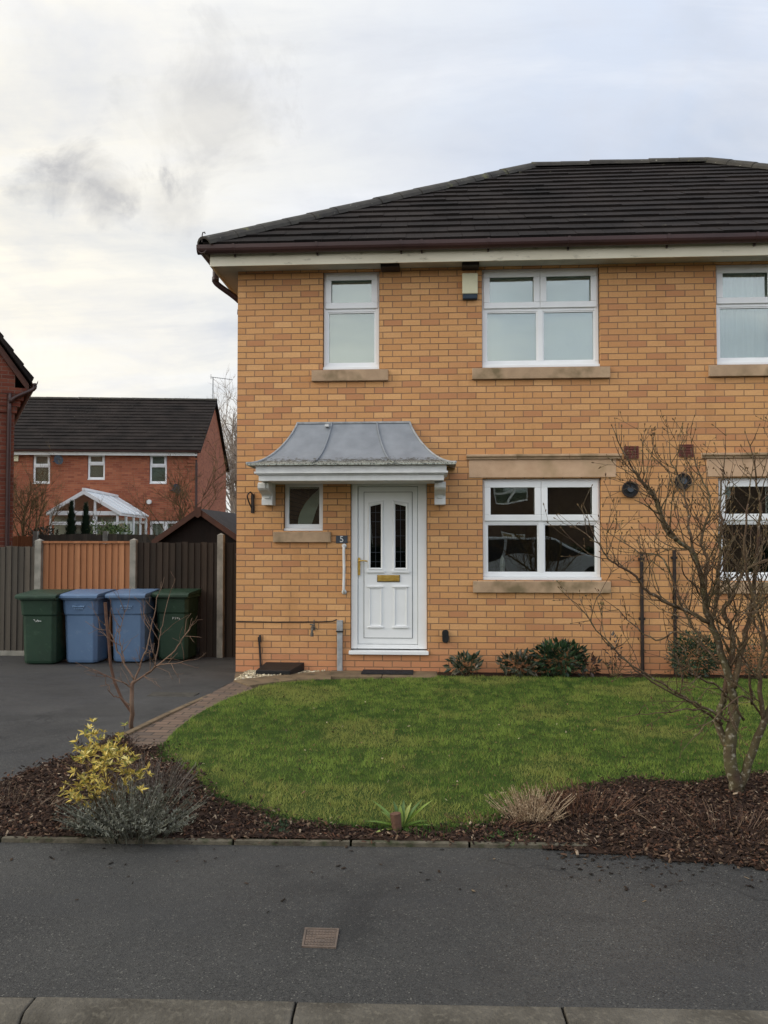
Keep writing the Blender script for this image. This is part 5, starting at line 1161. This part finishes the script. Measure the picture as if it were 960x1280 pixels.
spray('seedhead_plant', 'dead brown stems with round seed heads behind the yellow shrub', 'plant', G(128, 948), 26, .26, .2, [S(66,48,40), S(50,38,34)], 8, .022, rx=.2, ry=.1, seed=3, lean=.3)
spray('dry_clump', 'pale straw coloured dry clump at the lawn edge by the pavement', 'plant', G(664, 1030), 190, .24, .2, [S(168,146,118), S(190,168,140), S(138,116,92)], 10, .012, rx=.13, ry=.09, seed=6, lean=.5)
spray('dead_perennial', 'brown dead stems between the straw clump and the bare tree', 'plant', G(722, 1022), 120, .24, .2, [S(92,62,46), S(74,50,40), S(118,88,66)], 9, .018, rx=.3, ry=.13, seed=7, lean=.7)
spray('dead_perennial', 'low tangle of brown stems left of the straw clump', 'plant', G(612, 1038), 70, .12, .2, [S(104,68,50), S(84,56,44), S(130,104,80)], 8, .016, rx=.25, ry=.07, seed=8, lean=1.2)
spray('dead_perennial', 'brown dead stems in the mulch at the right edge below the bare tree', 'plant', G(905, 1045), 90, .2, .3, [S(84,60,48), S(66,48,40), S(120,98,80)], 6, .02, rx=.45, ry=.15, seed=9, lean=1.)
spray('green_weed', 'small patch of green weeds at the pavement edge', 'plant', G(632, 1050), 80, .05, .2, [S(60,92,44), S(78,108,54)], 12, .018, rx=.13, ry=.04, seed=12, lean=.9)
spray('green_weed', 'dark green weed in the mulch left of the spiky plant', 'plant', G(350, 1040), 50, .06, .2, [S(40,60,38), S(54,76,46)], 12, .024, rx=.07, ry=.04, seed=13, lean=.9)
spray('twiggy_plant', 'sparse brown twiggy stems at the left edge by the driveway', 'plant', G(12, 1012), 60, .18, .2, [S(92,72,58), S(70,56,48), S(130,112,92)], 7, .018, rx=.3, ry=.14, seed=14, lean=.8)
# spiky plant with a cut stump
sb = G(497, 1042); sp2 = thing('spiky_plant', 'spiky green plant growing around a cut stump in the bed', 'plant', sb)
m = MB(); m.tube([sb+Vector((-.0, -.02, -.02)), sb+Vector((-.005, -.02, .06)), sb+Vector((-.012, -.02, .115))], [.03, .027, .03], 10); m.build('stump', MT['stub'], sp2)
m = MB(); rn = random.Random(2)
for a, L, el in ((170, .22, .35), (185, .2, .05), (150, .26, .75), (200, .12, .2), (100, .17, 1.3), (80, .2, 1.2), (40, .24, .9), (30, .27, .75), (10, .2, .3), (-5, .22, .08), (-15, .16, .2), (60, .2, 1.), (120, .2, 1.1), (215, .2, .2), (-60, .1, .4), (135, .2, .6), (20, .17, .5), (250, .12, .4)):
    a_ = R(a); d = Vector((math.cos(a_)*math.cos(el), math.sin(a_)*math.cos(el)*.7, math.sin(el))); sd = Vector((-math.sin(a_), math.cos(a_), 0)); pts = [sb+Vector((.02, 0, .03))+d*L*t-Vector((0, 0, .05*t*t)) for t in (0, .35, .7, 1)]
    wd = [.010, .015, .010, .0015]; c = rn.choice([S(96,122,46), S(120,140,56), S(72,100,40), S(148,158,78)]); vs = []
    for p_, w_ in zip(pts, wd): vs += [p_+sd*w_, p_-Vector((0, 0, w_*.5)), p_-sd*w_]
    m.add(vs, [(i*3+k, i*3+k+1, i*3+k+4, i*3+k+3) for i in range(3) for k in range(2)], c)
m.build('leaves', MT['waxy'], sp2, fixn=False)
# planting at the foot of the wall
dk = [S(34,54,34), S(46,68,42), S(28,44,30), S(58,80,52)]
def wbush(px, py, w_, h_, n, label, cols=dk, Y=-.22, size=.085, name='evergreen_shrub', mat='waxy'):
    q = P(px, py, Y); z0 = .03; return shrub(name, label, 'shrub', (q.x, Y, z0), leafcloud(n, (q.x, Y, z0+h_*.5), (w_/2, min(w_/2, .2), h_/2), size, cols), mat, 6, h_*.7, seed=int(px))
wbush(700, 820, .6, .4, 620, 'rounded dark evergreen shrub under the wide ground floor window')
wbush(650, 826, .5, .24, 260, 'low sparse plant just left of the rounded evergreen shrub', [S(58,62,44), S(44,54,38), S(84,74,56)])
wbush(582, 827, .36, .22, 200, 'low leafy plant nearest the front door along the wall', [S(40,56,38), S(62,72,52), S(88,84,64)])
wbush(735, 826, .26, .22, 60, 'thin reddish plant just right of the rounded evergreen shrub', [S(72,52,44), S(50,50,38)])
wbush(868, 806, .6, .52, 2200, 'dense dark green shrub behind the bare tree', Y=-.3, size=.04)
wbush(950, 812, .8, .45, 900, 'mixed twiggy green shrub at the right end of the wall', [S(70,72,46), S(52,64,40), S(98,84,60)], size=.04)
wbush(767, 800, .16, .5, 50, 'tall dead flower stalk with curled dark leaves against the wall', [S(52,46,40), S(70,60,50)], name='dead_stalk', size=.06)
# garden plants beyond the fence
def conifer(px, y0, y1, Y, wpx, label):
    a, b = P(px, y0, Y), P(px, y1, Y); h = a.z-b.z; rad = abs(P(px+wpx, y1, Y).x-P(px, y1, Y).x)/2; r = thing('conifer', label, 'tree', (a.x, Y, -.42)); rn = random.Random(int(px)); m = MB()
    for i in range(1500):
        t = rn.random()**.75; t = 1-t; rr_ = rad*(1-t)**.8*(.5+.5*rn.random())*(1+.25*math.sin(t*40)); an = rn.uniform(0, 6.28); p = Vector((a.x+math.cos(an)*rr_, Y+math.sin(an)*rr_, b.z-.3+(h+.3)*t)); u_ = Vector((math.cos(an)*.5, math.sin(an)*.5, 1)).normalized(); s = .13*rn.uniform(.5, 1.2)
        bb = Vector((-math.sin(an), math.cos(an), 0)); k = rn.uniform(.7, 1.3); m.add([p-bb*s*.15, p+bb*s*.15, p+u_*s], [(0, 1, 2)], tuple(v*k for v in S(38,54,38)))
    m.build('crown', MT['leaf'], r, fixn=False); m = MB(); m.tube([(a.x, Y, -.42), (a.x, Y, b.z+h*.5)], [.05, .02], 6); m.build('trunk', MT['twig'], r)
conifer(89.5, 628, 668, 12.6, 15, 'slim dark conifer in front of the conservatory, left of the pair'); conifer(107.5, 631, 668, 12.7, 14, 'slim dark conifer in front of the conservatory, right of the pair')
for px, py, w_, h_, lb in ((128, 662, 1.0, .8, 'green leafy bush behind the far fence right of the conifers'), (147, 663, .8, .6, 'pale yellow green bush behind the far fence near the conservatory side'), (56, 664, .8, .5, 'dark low bush behind the far fence left of the conservatory')):
    q = P(px, py, 12.9); r = thing('garden_bush', lb, 'shrub', (q.x, 12.9, -.42)); leafcloud(420, (q.x, 12.9, q.z-.15), (w_/2, .4, h_/2), .1, [S(70,92,50), S(90,112,64), S(52,70,42), S(120,132,84)] if px != 56 else [S(46,44,38), S(60,58,44)]).build('foliage', MT['leaf'], r, fixn=False)
    m = MB(); m.tube([(q.x, 12.9, -.42), (q.x, 12.9, q.z-.1)], .04, 6); m.build('stem', MT['twig'], r)
def bare(px, base, Y, topy, label, seed, n=16, spread=.6, mat='twig'):
    q = P(px, base, Y); h = P(px, topy, Y).z+.42; T2 = Tree(seed); r = thing('bare_tree', label, 'tree', (q.x, Y, -.42)); o = Vector((q.x, Y, -.42))
    T2.limb([o, o+Vector((.02, 0, h*.2)), o+Vector((-.03, 0, h*.5)), o+Vector((.02, 0, h*.8))], h*.018, h*.005, n=7); rn = T2.r
    for i in range(n):
        a = rn.uniform(0, 6.28); t = rn.uniform(.2, .8); tw(T2, o+Vector((0, 0, h*t)), Vector((math.cos(a)*spread, math.sin(a)*spread, .8)), h*(1.05-t)*rn.uniform(.6, 1.), h*.006, 3)
    T2.m.build('trunk', MT[mat], r); T2.t.build('branches', MT[mat], r, fixn=False)
def tw(T2, p, d, L, r, lev):
    rnd = T2.r; n = 5; pts = [p]; d = d.normalized()
    for i in range(n): d = (d+Vector((rnd.gauss(0, .16), rnd.gauss(0, .16), rnd.gauss(.04, .1)))).normalized(); pts.append(pts[-1]+d*L/n)
    T2.t.tube(pts, [r*(1-.7*i/n) for i in range(n+1)], 3, False)
    if lev:
        for i in range(5):
            j = rnd.randrange(1, n+1); a = rnd.uniform(0, 6.28); s = d.orthogonal().normalized(); s.rotate(Matrix.Rotation(a, 3, d)); tw(T2, pts[j], d+s*rnd.uniform(.4, .9), L*rnd.uniform(.35, .6), max(.004, r*.5), lev-1)
bare(291, 640, 40, 525, 'tall bare tree behind the rear house beside the main house', 21, 18, .28, 'haze_twig'); bare(296, 640, 34, 562, 'shorter dense bare tree just in front of the taller one by the main house', 22, 26, .4, 'haze_twig')
bare(30, 660, 13.6, 600, 'leafless garden shrub behind the far fence at the left', 23, 14, .4); bare(45, 660, 14.2, 612, 'small leafless shrub nearer the conservatory at the left', 24, 10, .4)
bare(226, 650, 9, 612, 'thin leafless sapling tops behind the shed', 25, 8, .25)

# ------------------------------------------------------------------ world, sun, camera
w = bpy.data.worlds.new('World'); scene.world = w; w.use_nodes = True; nt = w.node_tree; nt.nodes.clear()
out = nt.nodes.new('ShaderNodeOutputWorld'); tc = nt.nodes.new('ShaderNodeTexCoord'); dirv = tc.outputs['Generated']
sky = nt.nodes.new('ShaderNodeTexSky'); sky.sky_type = 'NISHITA'; sky.sun_disc = False
SUN_EL, SUN_AZ = 28, -105                        # azimuth from +y, clockwise positive
sky.sun_elevation = R(SUN_EL); sky.sun_rotation = R(SUN_AZ)
bg1 = nt.nodes.new('ShaderNodeBackground'); nt.links.new(sky.outputs[0], bg1.inputs[0]); bg1.inputs[1].default_value = .1
sp = nt.nodes.new('ShaderNodeSeparateXYZ'); nt.links.new(dirv, sp.inputs[0])
zc = mth(nt, 'ADD', mth(nt, 'MAXIMUM', sp.outputs[2], 0.), .22)
cb_ = nt.nodes.new('ShaderNodeCombineXYZ'); nt.links.new(mth(nt, 'DIVIDE', sp.outputs[0], zc), cb_.inputs[0]); nt.links.new(mth(nt, 'DIVIDE', sp.outputs[1], zc), cb_.inputs[1])
pl = cb_.outputs[0]
n1 = noi(nt, scl(nt, pl, (.8, 1.3, 1)), 1.1, 8, .55, .35); n2 = noi(nt, pl, 3.2, 7, .6, .3)
n5 = noi(nt, dirv, 9, 8, .62, .6)
def blob(px, py, rad, amp, sx=1., sq=1.):
    d = ray(px, py).normalized(); v = nt.nodes.new('ShaderNodeVectorMath'); v.operation = 'SUBTRACT'; nt.links.new(dirv, v.inputs[0]); v.inputs[1].default_value = d
    v2 = nt.nodes.new('ShaderNodeVectorMath'); v2.operation = 'MULTIPLY'; nt.links.new(v.outputs[0], v2.inputs[0]); v2.inputs[1].default_value = (1/sx, 1/sx, 1)
    v3 = nt.nodes.new('ShaderNodeVectorMath'); v3.operation = 'LENGTH'; nt.links.new(v2.outputs[0], v3.inputs[0])
    dd = mth(nt, 'ADD', v3.outputs['Value'], mth(nt, 'MULTIPLY', mth(nt, 'SUBTRACT', n5, .5), rad*3.4))
    return rng01(nt, dd, rad*.25, rad*1.05, amp, 0)
warm = rng01(nt, mth(nt, 'ADD', mth(nt, 'ADD', mth(nt, 'MULTIPLY', sp.outputs[0], -1.15), mth(nt, 'MULTIPLY', sp.outputs[1], .0)), mth(nt, 'MULTIPLY', mth(nt, 'SUBTRACT', n1, .5), .9)), -.12, .52)
cl_ = mixc(nt, warm, (.58,.64,.75), (.90,.85,.73))
cl_ = mixc(nt, rng01(nt, n1, .5, .72, 0, .45), cl_, (.78,.79,.80)); cl_ = mixc(nt, rng01(nt, n2, .46, .72, 0, .5), cl_, (.62,.64,.70)); n3 = noi(nt, scl(nt, pl, (.5, 1.6, 1)), 2.1, 7, .6, .5); cl_ = mixc(nt, rng01(nt, n3, .5, .7, 0, .45), cl_, (.50,.53,.60)); cl_ = mixc(nt, rng01(nt, n3, .48, .3, 0, .5), cl_, (.84,.85,.87))
dk_ = mth(nt, 'ADD', mth(nt, 'ADD', blob(255, 130, .075, .62, 1.3), blob(118, 228, .036, 1., 1.8)), mth(nt, 'ADD', blob(30, 60, .06, 0.), blob(210, 255, .03, .5, 1.5)), clamp=True)
cl_ = mixc(nt, mth(nt, 'MULTIPLY', rng01(nt, n5, .5, .75), .28), cl_, (.60,.61,.65)); cl_ = mixc(nt, mth(nt, 'MULTIPLY', dk_, rng01(nt, n2, .3, .62, .35, 1.)), cl_, (.42,.42,.43))
# extra cloud brightness added overhead and on the unseen street side to light the facade
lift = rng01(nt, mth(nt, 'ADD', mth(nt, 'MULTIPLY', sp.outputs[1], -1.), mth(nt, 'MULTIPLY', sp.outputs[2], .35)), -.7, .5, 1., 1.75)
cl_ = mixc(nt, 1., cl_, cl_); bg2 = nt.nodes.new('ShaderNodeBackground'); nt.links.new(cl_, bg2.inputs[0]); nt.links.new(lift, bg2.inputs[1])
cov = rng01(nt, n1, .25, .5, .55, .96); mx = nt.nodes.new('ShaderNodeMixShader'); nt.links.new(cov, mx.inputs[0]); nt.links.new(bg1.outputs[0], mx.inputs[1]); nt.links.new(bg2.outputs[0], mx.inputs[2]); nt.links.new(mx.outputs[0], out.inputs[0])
sd = bpy.data.lights.new('Sun', 'SUN'); sd.energy = .9; sd.angle = R(18); sd.color = (1, .95, .87)
so = bpy.data.objects.new('Sun', sd); COL.objects.link(so)
az, el = R(SUN_AZ), R(SUN_EL); dv = Vector((math.sin(az)*math.cos(el), math.cos(az)*math.cos(el), math.sin(el)))
so.rotation_euler = (-dv).to_track_quat('-Z', 'Y').to_euler()
cam = bpy.data.cameras.new('Camera'); co = bpy.data.objects.new('Camera', cam); COL.objects.link(co); scene.camera = co
cam.sensor_fit = 'VERTICAL'; cam.sensor_height = 36; cam.lens = F/1280*36; cam.clip_end = 2000; cam.clip_start = .05
co.matrix_world = Matrix.Translation(CAM) @ Matrix((VR, VU, -VF)).transposed().to_4x4()
scene.render.engine = 'CYCLES'; scene.render.resolution_x = 768; scene.render.resolution_y = 1024
scene.view_settings.view_transform = 'Standard'; scene.view_settings.look = 'None'; scene.view_settings.exposure = .3; scene.view_settings.gamma = 1
scene.cycles.transparent_max_bounces = 16; scene.cycles.max_bounces = 8
